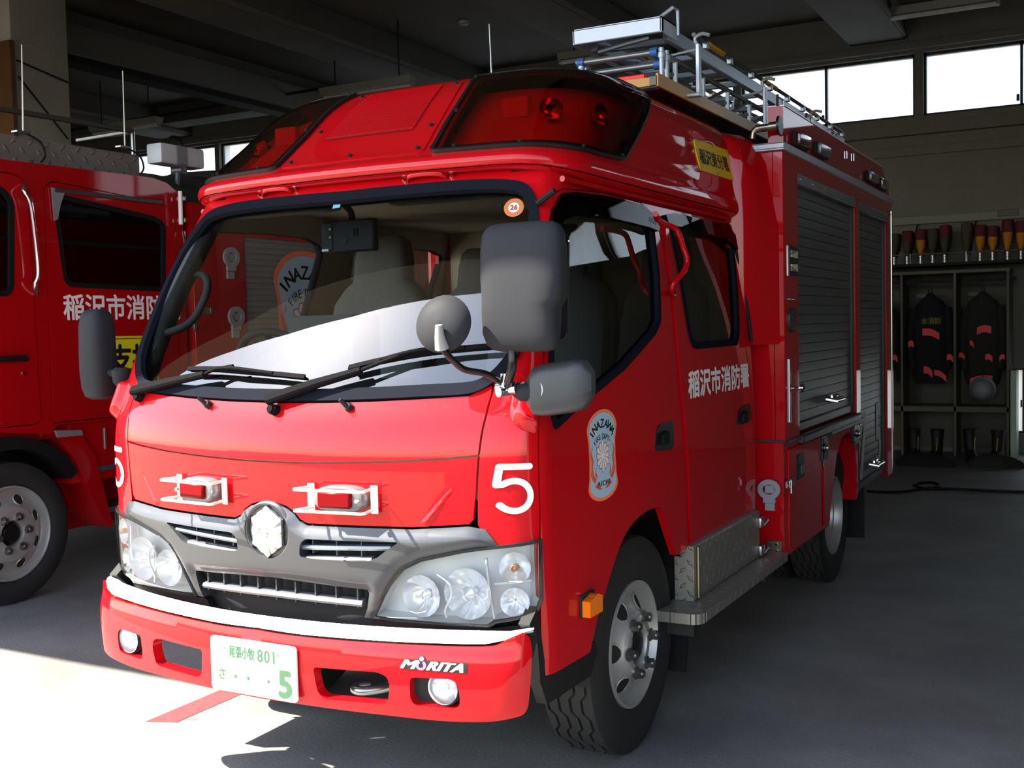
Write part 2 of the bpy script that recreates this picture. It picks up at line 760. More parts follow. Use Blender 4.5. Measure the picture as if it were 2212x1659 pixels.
# ---------------------------------------------------------------- the garage
def concrete(name, rgb, amt=.22, rough=.85, stains=True, scale=1.3):
    mt = bpy.data.materials.new(name)
    mt.use_nodes = True
    t = mt.node_tree
    b = t.nodes['Principled BSDF']
    b.inputs['Roughness'].default_value = rough
    tc = t.nodes.new('ShaderNodeTexCoord')
    n1 = t.nodes.new('ShaderNodeTexNoise')
    n1.inputs['Scale'].default_value = scale
    n1.inputs['Detail'].default_value = 9
    n1.inputs['Roughness'].default_value = .62
    n2 = t.nodes.new('ShaderNodeTexNoise')
    n2.inputs['Scale'].default_value = scale * 55
    n2.inputs['Detail'].default_value = 4
    for n in (n1, n2):
        t.links.new(tc.outputs['Object'], n.inputs['Vector'])
    r1 = t.nodes.new('ShaderNodeValToRGB')
    c = lin(rgb)
    r1.color_ramp.elements[0].position = .36
    r1.color_ramp.elements[0].color = (*[x * (1 - amt) for x in c], 1)
    r1.color_ramp.elements[1].position = .62
    r1.color_ramp.elements[1].color = (*[x * (1 + amt * .5) for x in c], 1)
    t.links.new(n1.outputs['Fac'], r1.inputs[0])
    mp = t.nodes.new('ShaderNodeMapRange')
    mp.inputs[1].default_value = .25
    mp.inputs[2].default_value = .75
    mp.inputs[3].default_value = .88
    mp.inputs[4].default_value = 1.08
    t.links.new(n2.outputs['Fac'], mp.inputs[0])
    sc_ = t.nodes.new('ShaderNodeVectorMath')
    sc_.operation = 'SCALE'
    t.links.new(r1.outputs[0], sc_.inputs[0])
    t.links.new(mp.outputs[0], sc_.inputs['Scale'])
    last = sc_.outputs[0]
    if stains:
        vo = t.nodes.new('ShaderNodeTexVoronoi')
        vo.inputs['Scale'].default_value = 1.7
        vo.inputs['Randomness'].default_value = 1
        n3 = t.nodes.new('ShaderNodeTexNoise')
        n3.inputs['Scale'].default_value = 9
        t.links.new(tc.outputs['Object'], n3.inputs['Vector'])
        ad = t.nodes.new('ShaderNodeMixRGB')
        ad.blend_type = 'ADD'
        ad.inputs[0].default_value = .12
        t.links.new(tc.outputs['Object'], ad.inputs[1])
        t.links.new(n3.outputs['Color'], ad.inputs[2])
        t.links.new(ad.outputs[0], vo.inputs['Vector'])
        r2 = t.nodes.new('ShaderNodeMapRange')
        r2.inputs[1].default_value = .035
        r2.inputs[2].default_value = .075
        r2.inputs[3].default_value = .5
        r2.inputs[4].default_value = 1.
        t.links.new(vo.outputs['Distance'], r2.inputs[0])
        s2 = t.nodes.new('ShaderNodeVectorMath')
        s2.operation = 'SCALE'
        t.links.new(last, s2.inputs[0])
        t.links.new(r2.outputs[0], s2.inputs['Scale'])
        last = s2.outputs[0]
    t.links.new(last, b.inputs['Base Color'])
    bp = t.nodes.new('ShaderNodeBump')
    bp.inputs['Strength'].default_value = .15
    bp.inputs['Distance'].default_value = .01
    t.links.new(n2.outputs['Fac'], bp.inputs['Height'])
    t.links.new(bp.outputs[0], b.inputs['Normal'])
    return mt


FLOORM = concrete('floor_concrete', (.46, .45, .435), amt=.26, rough=.62)
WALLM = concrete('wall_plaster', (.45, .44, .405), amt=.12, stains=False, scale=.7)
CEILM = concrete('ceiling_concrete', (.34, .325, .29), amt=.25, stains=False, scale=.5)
YARDM = concrete('yard_concrete', (.52, .47, .38), amt=.12, stains=False)

XL, XR, YF, YB, ZC = -13.0, 7.0, -.77, 10.6, 4.9
mb = MB()
mb.b2((XL, YF - .3, -.2), (XR, YB, 0))
struct(mb.build('floor', FLOORM))
mb = MB()
mb.b2((-60, -7.5, -.25), (-.2, YF - .3, -.012))
struct(mb.build('ground_apron', YARDM))
YARDD = concrete('yard_dark', (.19, .19, .19), amt=.15, stains=False)  # dark part of the unseen yard, added to darken the hood's reflection
mb = MB()
mb.b2((-.2, -60, -.25), (60, YF - .3, -.014))
mb.b2((-60, -60, -.25), (-.2, -7.5, -.014))
struct(mb.build('ground_dark', YARDD))
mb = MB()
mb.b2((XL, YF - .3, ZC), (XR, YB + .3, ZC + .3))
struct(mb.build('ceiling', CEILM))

# back wall with its row of high windows and one low window
WZ0, WZ1 = 3.71, 4.40
units = []
k = 0
while True:
    x0 = .38 - 2.05 * k + 2.05 * 2
    if x0 < XL + .4:
        break
    if x0 + 1.96 < XR - .1:
        units.append(x0)
    k += 1
LX0, LX1, LZ0, LZ1 = 1.26, 2.95, .22, .92
mb = MB()


def wall_with_holes(mb, x0, x1, z0, z1, y0, y1, holes):
    xs = sorted({x0, x1, *[h[0] for h in holes], *[h[1] for h in holes]})
    zs = sorted({z0, z1, *[h[2] for h in holes], *[h[3] for h in holes]})
    for a, b in zip(xs[:-1], xs[1:]):
        for c, d in zip(zs[:-1], zs[1:]):
            cx_, cz_ = (a + b) / 2, (c + d) / 2
            if any(h[0] < cx_ < h[1] and h[2] < cz_ < h[3] for h in holes):
                continue
            mb.b2((a, y0, c), (b, y1, d))


holes = [(x, x + 1.96, WZ0, WZ1) for x in units] + [(LX0, LX1, LZ0, LZ1)]
wall_with_holes(mb, XL, XR, 0, ZC, YB, YB + .25, holes)
struct(mb.build('wall_back', WALLM))

# frosted panes: light from outside passes through, scattered
FROST = bpy.data.materials.new('frosted_pane')
FROST.use_nodes = True
t = FROST.node_tree
t.nodes.remove(t.nodes['Principled BSDF'])
tl = t.nodes.new('ShaderNodeBsdfTranslucent')
tl.inputs[0].default_value = (1, .98, .95, 1)
trn = t.nodes.new('ShaderNodeBsdfTransparent')
trn.inputs[0].default_value = (1, .98, .95, 1)
mxs = t.nodes.new('ShaderNodeMixShader')
mxs.inputs[0].default_value = .45
t.links.new(tl.outputs[0], mxs.inputs[1])
t.links.new(trn.outputs[0], mxs.inputs[2])
t.links.new(mxs.outputs[0], t.nodes['Material Output'].inputs[0])
FRAME = pm('dark_window_frame', (.13, .125, .14), rough=.5, metal=.3)
for n, x in enumerate(units):
    w = struct(link('window_%d' % (n + 1)))
    w.location = (x, YB, WZ0)
    fr = MB()
    h = WZ1 - WZ0
    for a, b in (((0, .06, 0), (1.96, .14, .03)), ((0, .06, h - .03), (1.96, .14, h)), ((0, .06, 0), (.025, .14, h)), ((1.935, .06, 0), (1.96, .14, h)), ((.97, .06, 0), (.995, .14, h))):
        fr.b2(a, b)
    fr.build('window_frame', FRAME, w)
    for a in (.025, .995):
        MB().b2((a, .095, .03), (a + .945, .105, h - .03)).build('pane', FROST, w)
    la = MB().b2((.935, .035, .06), (.965, .06, .13), .004)
    la.build('latch', FRAME, w)
wl = struct(link('window_%d' % (len(units) + 1)))
wl.location = (LX0, YB, LZ0)
fr = MB()
wd, h = LX1 - LX0, LZ1 - LZ0
for a, b in (((0, .05, 0), (wd, .13, .02)), ((0, .05, h - .02), (wd, .13, h)), ((0, .05, 0), (.02, .13, h)), ((wd - .02, .05, 0), (wd, .13, h)), ((.115, .05, 0), (.145, .13, h)), ((.9, .05, 0), (.93, .13, h))):
    fr.b2(a, b)
fr.build('window_frame', FRAME, wl)
for a, b in ((.02, .115), (.145, .9), (.93, wd - .02)):
    MB().b2((a, .085, .02), (b, .095, h - .02)).build('pane', FROST, wl)
MB().b2((.098, .02, .28), (.114, .05, .36), .004).build('latch', FRAME, wl)

mb = MB()
mb.b2((XL, YB - .09, 3.50), (XR, YB - .001, 3.66), .01)
struct(mb.build('trim_1', WALLM))
mb = MB()
mb.b2((XL, YB - .05, 4.44), (XR, YB - .001, 4.52), .008)
struct(mb.build('trim_2', WALLM))
mb = MB()
mb.b2((XL, YB - .04, 3.28), (XR, YB - .001, 3.38), .008)
struct(mb.build('trim_3', WALLM))

for nm, x0, x1 in (('wall_left', XL - .25, XL), ('wall_right', XR, XR + .25)):
    mb = MB()
    mb.b2((x0, YF - .3, 0), (x1, YB + .25, ZC))
    struct(mb.build(nm, WALLM))
# front wall: the beam over the open doorway and its end piers
mb = MB()
mb.b2((XL, YF - .3, 3.84), (XR, YF, ZC))
mb.b2((XL, YF - .3, 0), (-8.0, YF, 3.84))
mb.b2((3.2, YF - .3, 0), (XR, YF, 3.84))
struct(mb.build('wall_front', WALLM))

# ceiling beams that run into the garage
nb = 4
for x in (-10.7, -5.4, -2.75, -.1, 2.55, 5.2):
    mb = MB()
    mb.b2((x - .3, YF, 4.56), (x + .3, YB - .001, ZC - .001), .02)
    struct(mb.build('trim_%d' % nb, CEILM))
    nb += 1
    mb = MB()       # paler strip: light on the beam's lower side, put into the colour
    mb.b2((x + .301, YF, 4.575), (x + .318, YB - .002, 4.62))
    struct(mb.build('trim_%d' % nb, WALLM))
    nb += 1
# deep girder over the left bays with the door rail under it
mb = MB()
mb.b2((-7.75, YF, 4.40), (-7.2, YB - .001, 4.71), .02)
mb.b2((-7.65, YF, 4.70), (-7.4, YB - .001, ZC - .001))
struct(mb.build('trim_%d' % nb, WALLM))
nb += 1
mb = MB()
mb.b2((-7.5, YF + .2, 4.33), (-7.25, YB - .3, 4.399))
struct(mb.build('trim_%d' % nb, DARK))
nb += 1
# cross beam at the back
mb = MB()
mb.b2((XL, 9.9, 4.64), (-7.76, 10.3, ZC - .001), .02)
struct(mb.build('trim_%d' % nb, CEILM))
nb += 1
# column under the girder
PILM = concrete('column_plaster', (.66, .65, .60), amt=.1, stains=False)
pc = on((20, 20), 1, 4.0)
mb = MB()
mb.b2((pc[0] - .8, 4.0, 0), (pc[0], on((148, 150), 0, pc[0])[1], ZC - .001), .01)
struct(mb.build('wall_column', PILM))
# round downpipe by the back wall
mb = MB()
pp = on((924, 150), 1, 10.35)
mb.cyl((pp[0], 10.35, 0), (pp[0], 10.35, ZC), .14, 20)
struct(mb.build('trim_%d' % nb, WALLM))
nb += 1
# red parking line on the floor
PAINT = pm('floor_line_paint', (.62, .17, .19), rough=.8, noise=(40, .25))
mb = MB()
mb.quad((-1.03, .525, .0016), (-.912, .57, .0016), (-.912, 4.5, .0016), (-1.03, 4.5, .0016))
struct(mb.build('trim_%d' % nb, PAINT))
nb += 1
# ---------------------------------------------------------------- fire engine: cab surface
Y0T = [(.3, .13), (.6, .115), (.75, .10), (.9, .092), (1.05, .088), (1.15, .091), (1.22, .106), (1.3, .145), (1.4, .197), (1.6, .312), (1.8, .430), (1.95, .52), (2.05, .585)]
XST = [(.3, .83), (.5, .838), (.7, .844), (.97, .846), (1.18, .842), (1.38, .83), (1.59, .806), (1.7, .789), (1.8, .770), (1.9, .752), (2.05, .725)]
XCT = [(.3, .145), (1.15, .145), (1.25, .13), (1.4, .085), (1.6, .06), (2.05, .06)]
BT = [(.3, .185), (1.3, .185), (1.6, .16), (2.05, .155)]
YKT = [(.3, .125), (1.25, .125), (1.5, .11), (2.05, .11)]
CAB = Surf(Y0T, XST, XCT, BT, YKT, .70, .19, 1.9, 2.35)
CAB.mk(-.85, 2.79, .35, 2.0)
# raised roof
tt = [0, .05, .08, .14, .18, .40, .75, .85, .95, 1.0]
ROOF = Surf(list(zip(tt, [.57, .51, .49, .492, .52, .657, .878, .945, 1.03, 1.12])),
            list(zip(tt, [.72, .77, .79, .79, .782, .757, .712, .668, .60, .52])),
            list(zip(tt, [.17, .17, .17, .17, .17, .19, .22, .22, .22, .2])),
            [(0, .155), (1, .13)],
            list(zip(tt, [.22, .22, .22, .22, .22, .30, .36, .36, .34, .3])),
            .60, .40, 1.3, 2.33,
            ztab=list(zip(tt, [1.984, 1.984, 1.994, 2.03, 2.045, 2.153, 2.329, 2.366, 2.391, 2.402])),
            zdrop=lambda t_: .034 * np.clip(1 - np.asarray(t_) / .3, 0, 1))
ROOF.mk(-1.1, 2.29, 0., 1.)

GLASSF = glass_mat('far_side_glass', (.92, .94, .92), ior=1.15)
E1 = thing('fire_engine', 'red fire engine with number 5 on its front corner and a ladder on top', 'fire engine')


def cabp(pts):
    return CAB.path(pts)


# windscreen opening
WS = [(0, 1.949), (.204, 1.952), (.47, 1.953), (.605, 1.944), (.669, 1.923), (.699, 1.873), (.717, 1.811), (.722, 1.729), (.72, 1.56), (.718, 1.43), (.70, 1.372), (.672, 1.33), (.62, 1.301), (.487, 1.293), (.34, 1.286), (.183, 1.281), (0, 1.279)]
wso = sym(smooth(WS, False, 4))
wsi = inset(wso, .034)
panels('windshield_seal', SEALM, E1, panel(None, CAB, wso, [wsi], .03, .008, .03))
panels('windshield', GLASS, E1, panel(None, CAB, wsi, (), .05, -.012, 0))

# hood seam, grille edge
SEAM = [(0, 1.100), (.11, 1.1005), (.272, 1.105), (.456, 1.1125), (.60, 1.122), (.688, 1.131)]
GR_TOP = [(.668, .934), (.50, .921), (.263, .918), (.145, .917), (.118, .928), (.10, .948), (.07, .965), (.035, .974), (0, .976)]
g = .003
hu = sym([(0, 1.100 + g)] + [(a, z + g) for a, z in SEAM[1:]] + [(.688, 1.24), (.680, 1.30), (.672, 1.325), (.62, 1.296), (.487, 1.288), (.34, 1.281), (.183, 1.276), (0, 1.274)])
panels('upper_hood_panel', RED, E1, panel(None, CAB, hu, (), .035, 0, .02))
hl = sym([(0, 1.100 - g)] + [(a, z - g) for a, z in SEAM[1:]] + [(.687, 1.03), (.681, .95), (.668, .934 + g)] + [(a, z + g) for a, z in GR_TOP[1:]])
panels('lower_hood_panel', RED, E1, panel(None, CAB, hl, (), .035, 0, .02))

# doors (traced on the near side, mirrored to the far side)
fd = cabp([(1169, 1462), (1168, 1300), (1168, 1100), (1165, 950)]) + [(.835, 1.30), (.815, 1.42), (.80, 1.6), (.80, 1.8)] + \
    cabp([(1190, 424), (1215, 409), (1310, 418), (1385, 440), (1417, 470), (1432, 540), (1447, 633), (1458, 760), (1470, 880), (1480, 1000), (1483, 1106), (1487, 1185), (1461, 1199),
          (1442, 1140), (1429, 1101), (1412, 1098), (1385, 1113), (1355, 1147.5), (1332, 1200.6), (1309.6, 1272.7), (1292.5, 1329.5), (1275, 1409)])
fd = fd[:-10] + smooth(fd[-10:], False, 4)
fw = cabp([(1184, 788), (1184, 640), (1183, 500), (1190, 450), (1224, 420), (1315, 432), (1376, 447), (1399, 467), (1412, 495), (1423, 589), (1427, 694), (1416, 721), (1349, 798), (1271, 863), (1197, 932), (1188, 896)])
rd = cabp([(1437, 475), (1441, 540), (1455, 633), (1466, 760), (1478, 880), (1488, 1000), (1491, 1106), (1495, 1181)]) + [(2.68, .615), (2.74, .66), (2.755, 1.0), (2.755, 1.45), (2.735, 1.75), (2.69, 1.905)]
rw = cabp([(1447, 501), (1467, 609), (1486, 724), (1494, 749), (1504, 754.5), (1592, 746), (1596, 721), (1584, 542), (1577, 505), (1558, 489), (1467, 469), (1446, 468)])
fw = rounded(fw, .02, 3)
rw = rounded(rw, .02, 3)
fwi, rwi = inset(fw, .026), inset(rw, .028)


def both(p):
    return ((1, p), (-1, mir(p)))


DOORS = {}
for s_, nm in ((1, 'front'), (-1, 'front')):
    f_ = (lambda p: p) if s_ > 0 else mir
    for nm, dpoly, wp, wpi in (('front_door', fd, fw, fwi), ('rear_door', rd, rw, rwi)):
        d_ = panels(nm, RED, E1, panel(None, CAB, f_(dpoly), [f_(wp)], .05, 0, .025))
        DOORS[(nm, s_)] = d_
        panels('window_seal', SEALM, d_, panel(None, CAB, f_(wp), [f_(wpi)], .04, .004, .03))
        panels('door_window', GLASSD if s_ > 0 else GLASSF, d_, panel(None, CAB, f_(wpi), (), .06, -.012, 0))

# shell: corner panels, pillars and the band over the windscreen, around the doors
hd_top = cabp([(1078, 1183), (1120, 1176), (1162, 1169)])
sh = [(.694, 1.131), (.694, 1.24), (.684, 1.31), (.676, 1.328)] + [(a + .002, z) for a, z in WS[3:12][::-1]] + [(.605, 1.948), (.47, 1.957), (.2, 1.956), (0, 1.953), (0, 2.0), (.7, 2.0), (.9, 1.965), (2.79, 1.965), (2.79, .62), (2.72, .60), (2.6, .60)]
gap = .004
fdo, rdo = inset(fd, -gap), inset(rd, -gap)
# split off: front corner strip up to the A pillar, then the frame round the doors
corner = [(.694, 1.131), (.694, 1.24), (.684, 1.31), (.676, 1.328)] + [(a + .002, z) for a, z in WS[3:12][::-1]] + [(.607, 1.948), (.605, 1.975), (.8, 1.975)]
fdl = [p for p in fd[1:8]]
corner += [(a - gap * 1.3, z) for a, z in fdl[::-1]]
corner += [(hd_top[2][0] - .004, hd_top[2][1]), hd_top[1], hd_top[0], (.708, .905), (.694, .935)]
band = sym([(0, 1.953), (.2, 1.956), (.47, 1.957), (.607, 1.948), (.607, 2.0), (0, 2.0)])
rear = [(fd[8][0] - .01, fd[8][1] + gap), (fd[9][0], fd[9][1] + gap), (fd[10][0], fd[10][1] + gap), (fd[11][0], fd[11][1] + gap), (fd[12][0] + .005, fd[12][1] + gap)]
top = [(.80, 1.975)] + [(.792, 1.86)] + rear + [(rd[0][0], rd[0][1] + gap), (rd[-1][0] + gap, rd[-1][1] + gap), (rd[-2][0] + gap, rd[-2][1]), (rd[-3][0] + gap, rd[-3][1]), (rd[-4][0] + gap, rd[-4][1]), (rd[-5][0] + gap, rd[-5][1]), (2.69, .60), (2.79, .60), (2.79, 1.975)]
shell = panels('cab_shell', RED, E1, panel(None, CAB, band, (), .04, 0, .02),
               *[panel(None, CAB, q, (), .04, 0, .02) for c in (corner, top) for _, q in both(c)])
# cab inner lining behind the seams, with openings for all the glass
big = sym([(0, 1.0), (.80, 1.0), (.95, 1.0), (1.1, .95), (1.9, .9), (2.2, .62), (2.78, .62), (2.78, 1.97), (0, 1.97)])
lin_ = panel(None, CAB, big, [inset(wsi, -.004), inset(fwi, -.004), mir(inset(fwi, -.004)), inset(rwi, -.004), mir(inset(rwi, -.004))], .07, -.032, 0)
panels('cab_lining', BEIGE, E1, lin_)

# numeral 5 on both front corners
def stroke(path, w, n=10):
    """outline of a thick round-ended stroke"""
    P = [np.array(p, float) for p in path]
    L, R = [], []
    for i in range(len(P)):
        d = P[min(i + 1, len(P) - 1)] - P[max(i - 1, 0)]
        d /= np.linalg.norm(d)
        nn = np.array([-d[1], d[0]]) * w / 2
        L.append(P[i] + nn)
        R.append(P[i] - nn)
    def cap(c, a0):
        return [c + w / 2 * np.array([math.cos(a0 + math.pi * k / n), math.sin(a0 + math.pi * k / n)]) for k in range(1, n)]
    d0 = P[1] - P[0]
    d1 = P[-1] - P[-2]
    e1 = cap(P[-1], math.atan2(d1[1], d1[0]) + math.pi / 2)
    e0 = cap(P[0], math.atan2(d0[1], d0[0]) - math.pi / 2)
    return [tuple(p) for p in L] + [tuple(p) for p in e1[::1]][::-1][::-1] * 0 + [tuple(p) for p in reversed(cap(P[-1], math.atan2(d1[1], d1[0]) - math.pi / 2))] + [tuple(p) for p in reversed(R)] + [tuple(p) for p in reversed(cap(P[0], math.atan2(d0[1], d0[0]) + math.pi / 2))]


def five(c, w, h, th):
    x0, x1, z0, z1 = c[0] - w / 2 + th / 2, c[0] + w / 2 - th / 2, c[1] - h / 2 + th / 2, c[1] + h / 2 - th / 2
    zc = z0 + (z1 - z0) * .34
    rx, rz = (x1 - x0) / 2 * 1.02, (zc - z0)
    xm = (x0 + x1) / 2
    bowl = [(xm + rx * math.cos(t), zc + rz * math.sin(t)) for t in np.linspace(math.radians(140), math.radians(-142), 26)]
    p1 = [(x1, z1), (x0 + .006, z1)]
    p2 = [(x0 + .006, z1), (x0, bowl[0][1] + .004)]
    return [stroke(p1, th), stroke(dens(p2, .03, False), th), stroke([(x0, bowl[0][1] + .004)] + bowl[1:], th)]


for s_ in (1, -1):
    polys = five((s_ * .772, 1.038), .098, .142, .0175)
    panels('numeral_five', WHITE, shell, *[panel(None, CAB, q, (), .012, .0015 + .0001 * i, 0) for i, q in enumerate(polys)])

# ---------------------------------------------------------------- raised roof
def ring(t0, t1, a0, a1):
    return [(a0, t0), (a1, t0), (a1, t1), (a0, t1)]


topv = [ROOF(a, 1.0) for a in np.linspace(-2.29, 2.29, 121)]
# ---------------------------------------------------------------- roof lamps, vent and fittings
def rp(pts):
    return ROOF.path(pts)


LENSR = glass_mat('red_roof_lens', (.72, .004, .02), ior=1.5)
lens = [(.318, .195), (.325, .45), (.345, .80), (.36, .875), (.55, .885), (.75, .87), (.95, .865), (1.13, .845), (1.195, .80), (1.21, .70), (1.21, .5), (1.205, .26), (1.19, .205), (1.0, .193), (.7, .195)]
lens = rounded(lens, .03, 4)
hole = inset(lens, .03)
AV = np.concatenate([np.linspace(-2.29, -1.0, 14)[:-1], np.linspace(-1.0, 1.0, 60), np.linspace(1.0, 2.29, 14)[1:]])
roof = panels('raised_roof', RED, E1, gridsheet(ROOF, AV, [0, .02, .04, .05, .06, .07, .08, .1, .12, .14, .15, .16, .17, .18]),
              panel(None, ROOF, [(-2.29, .18), (2.29, .18), (2.29, 1), (-2.29, 1)], [hole, mir(hole)], .045, 0, .0))
mb = MB()
mb.add([tuple(p) for p in topv], [tuple(range(len(topv)))])
mb.build('roof_top', RED, roof, recalc=False)
for s_ in (1, -1):
    f_ = (lambda p: p) if s_ > 0 else mir
    q = f_(lens)
    bl = panels('beacon_lens', LENSR, roof, panel(None, ROOF, q, (), .05, .012, .012))
    panels('lens_backing', pm('lens_red_backing', (.86, .16, .16), rough=.5), roof, panel(None, ROOF, inset(q, .004), (), .06, -.055, 0))
    ga = panels('lens_gasket', BLACKPAINT, roof, panel(None, ROOF, inset(q, -.006), [inset(q, .008)], .04, .0135, .013))
    panels('inner_gasket', pm('dark_red_frame', (.16, .01, .02), rough=.5), roof, panel(None, ROOF, inset(q, .028), [inset(q, .040)], .04, .006, .004))
    for a, t in ((.4, .21), (.62, .209), (.9, .209), (1.16, .23), (.345, .5), (.36, .83), (1.2, .5)):
        P, n = ROOF(s_ * a, t), ROOF.nrm(s_ * a, t)
        MB().cyl(P + n * .012, P + n * .019, .006, 8).build('screw', DARK, roof)
# lamp trays and rotating lamps seen dimly through the lenses
TRAY = pm('lamp_tray', (.60, .10, .10), rough=.5)
MIRR = pm('lamp_reflector', (.9, .88, .85), rough=.12, metal=1.)
for s_ in (1, -1):
    mb = MB()
    mb.b2((s_ * .25, .80, 2.0), (s_ * .66, 1.25, 2.03), .01)
    mb.b2((s_ * .25, 1.20, 2.0), (s_ * .62, 1.25, 2.25), .01)
    mb.build('lamp_tray', TRAY, roof)
    for a_, t_, r_ in ((.70, .52, .040), (.92, .50, .040)):
        P, n = ROOF(s_ * a_, t_), ROOF.nrm(s_ * a_, t_)
        q_ = MB()
        ax_ = Vector((n[0], n[1], n[2] * .3)).normalized()
        c_ = Vector(P - n * .022)
        u_ = ax_.orthogonal().normalized()
        w2 = ax_.cross(u_)
        q_.loft([[c_ + ax_ * h_ + rr_ * (math.cos(2 * math.pi * k / 20) * u_ + math.sin(2 * math.pi * k / 20) * w2) for k in range(20)] for h_, rr_ in ((-.028, .006), (-.020, r_ * .5), (-.006, r_ * .85), (.008, r_))], caps=False)
        q_.build('lamp_reflector', MIRR, roof)
    P, n = ROOF(s_ * .55, .58), ROOF.nrm(s_ * .55, .58)
    MB().box(P - n * .035, (.10, .03, .07), .004).build('lamp_board', pm('lamp_board_red', (.9, .25, .22), rough=.3), roof)
# vent panel with its slats
vp = rounded([(-.30, .205), (.285, .205), (.29, .84), (-.29, .84)], .03)
panels('vent_panel', RED, roof, panel(None, ROOF, vp, (), .05, .004, .006))
VENT = pm('vent_dark_red', (.42, .01, .02), rough=.5)
va = rounded([(-.195, .395), (.195, .395), (.195, .80), (-.195, .80)], .012)
panels('vent_mesh', VENT, roof, panel(None, ROOF, va, (), .05, .0055, .0))
n_sl = 17
for i in range(n_sl):
    t0 = .40 + .395 * i / n_sl
    panels('vent_slat', RED, roof, panel(None, ROOF, ring(t0 + .011, t0 + .0195, -.194, .194), (), .08, .0105, .006))
for a, t in ((-.262, .24), (.262, .24), (0, .235), (-.262, .48), (.262, .42), (-.26, .80), (.26, .80)):
    P, n = ROOF(a, t), ROOF.nrm(a, t)
    MB().cyl(P + n * .003, P + n * .012, .0075, 10).build('screw', DARK, roof)
# antenna on the roof
ab = on((1063, 172), 1, 1.25)
mb = MB()
mb.cyl(ab + np.array([0, 0, -.12]), ab + np.array([0, 0, 0]), .008, 8)
at_ = on((1057, 52), 1, 1.25)
mb.cyl(ab + np.array([0, 0, -.02]), at_, .0035, 6, .0022)
mb.build('antenna', STEEL, E1)
# yellow station plate on the roof side
YEL = pm('yellow_plate', (.90, .74, .10), rough=.5)
TL, TR, BR, BL = [np.array(ROOF.inv(p)) for p in ((1497, 300), (1570, 325), (1582, 390), (1512, 368))]
plate_poly = [tuple(BL), tuple(BR), tuple(TR), tuple(TL)]
pc_, pu_, pv_ = (TL + TR + BL + BR) / 4, ((TR - TL) + (BR - BL)) / 4, ((TL - BL) + (TR - BR)) / 4
ypl = panels('station_plate', YEL, E1, panel(None, ROOF, rounded(plate_poly, .012, 3), (), .05, .0045, .004))


def on_plate(u, v, l):
    p = pc_ + pu_ * u + pv_ * v
    return ROOF(p[0], p[1]) + ROOF.nrm(p[0], p[1]) * (.0058 + l)


lettering('station_name', '稲沢東分署', BLACKPAINT, ypl, on_plate, 1.72, 1.0, bold=.014)
for u, v in ((-.93, .88), (0, .9), (.93, .88), (-.93, -.88), (0, -.9), (.93, -.88)):
    P = np.array(on_plate(u, v, 0))
    MB().cyl(P, P + np.array([.004, 0, 0]), .004, 8).build('screw', STEEL, ypl)
# step handles over the windscreen
for s_ in (1, -1):
    mb = MB()
    cs = []
    for a, o in ((.245, .004), (.255, .022), (.285, .030), (.345, .030), (.375, .022), (.39, .004)):
        P, n = CAB(s_ * a, 1.972), CAB.nrm(s_ * a, 1.972)
        cs.append(P + n * o + np.array([0, 0, -.002]))
    cs = smooth([tuple(c) for c in cs], False, 4)
    rg = []
    for i, c in enumerate(cs):
        rg.append([(c[0], c[1] - .008 * math.cos(k * math.pi / 5), c[2] + .011 * math.sin(k * math.pi / 5)) for k in range(10)])
    mb.loft(rg)
    h_ = mb.build('grab_handle', RED, E1)
    for a in (.232, .405):
        P, n = CAB(s_ * a, 1.972), CAB.nrm(s_ * a, 1.972)
        mb2 = MB()
        mb2.cyl(P, P + n * .012, .008, 8)
        mb2.build('bolt', CHROME, h_)

# ---------------------------------------------------------------- grille
UPH = cabp([(656, 1171), (667, 1161), (868, 1168), (843, 1184), (818, 1204), (796, 1209.5), (671, 1203), (655, 1199)])
hc = CAB.inv((589, 1147))
EZ = hc[1]
sur = [(a, z - .003) for a, z in GR_TOP[::-1]]
hl_edge = cabp([(1049, 1143), (1078, 1181), (978, 1199), (911, 1213), (874, 1231), (849, 1262), (824, 1302), (812, 1327), (803, 1334), (788, 1333), (795, 1314), (799, 1282), (796, 1273), (740, 1267), (640, 1253)])
sur = sur + [(.69, .928)] + hl_edge + [(0, hl_edge[-1][1] + .002)]
surp = sym(sur)
uph = rounded(UPH, .012, 3)
# notch for the disc
disc_h = [(.10 * math.cos(t), EZ + .092 * math.sin(t)) for t in np.linspace(0, 2 * math.pi, 41)[:-1]]
gs = panels('grille_surround', GREYP, E1, panel(None, CAB, surp, [uph, mir(uph), inset(disc_h, .012)], .012, .004, .05, dome=(.016, .035)))
# dark mesh behind, slats
back = sym([(0, .96), (.45, .915), (.44, .85), (.37, .76), (.345, .60), (0, .58)])
panels('grille_backing', DARK, gs, panel(None, CAB, back, (), .08, -.05, 0))
MESH = pm('grille_mesh', (.20, .20, .21), rough=.6)


def bar(path, w, dpt, off, mat, name, par):
    """slat that follows the cab front; path of (a, z)"""
    rings = []
    for a, z in dens(path, .05, False):
        P, n = CAB(a, z), CAB.nrm(a, z)
        up = np.array([0, 0, 1.])
        rings.append([tuple(P + n * (off + dx) + up * dz) for dx, dz in ((0, -w / 2), (.6 * dpt, -w / 2 * .9), (dpt, 0), (.6 * dpt, w / 2 * .9), (0, w / 2), (-.02, w / 2), (-.02, -w / 2))])
    return MB().loft(rings, smooth=False).build(name, mat, par)


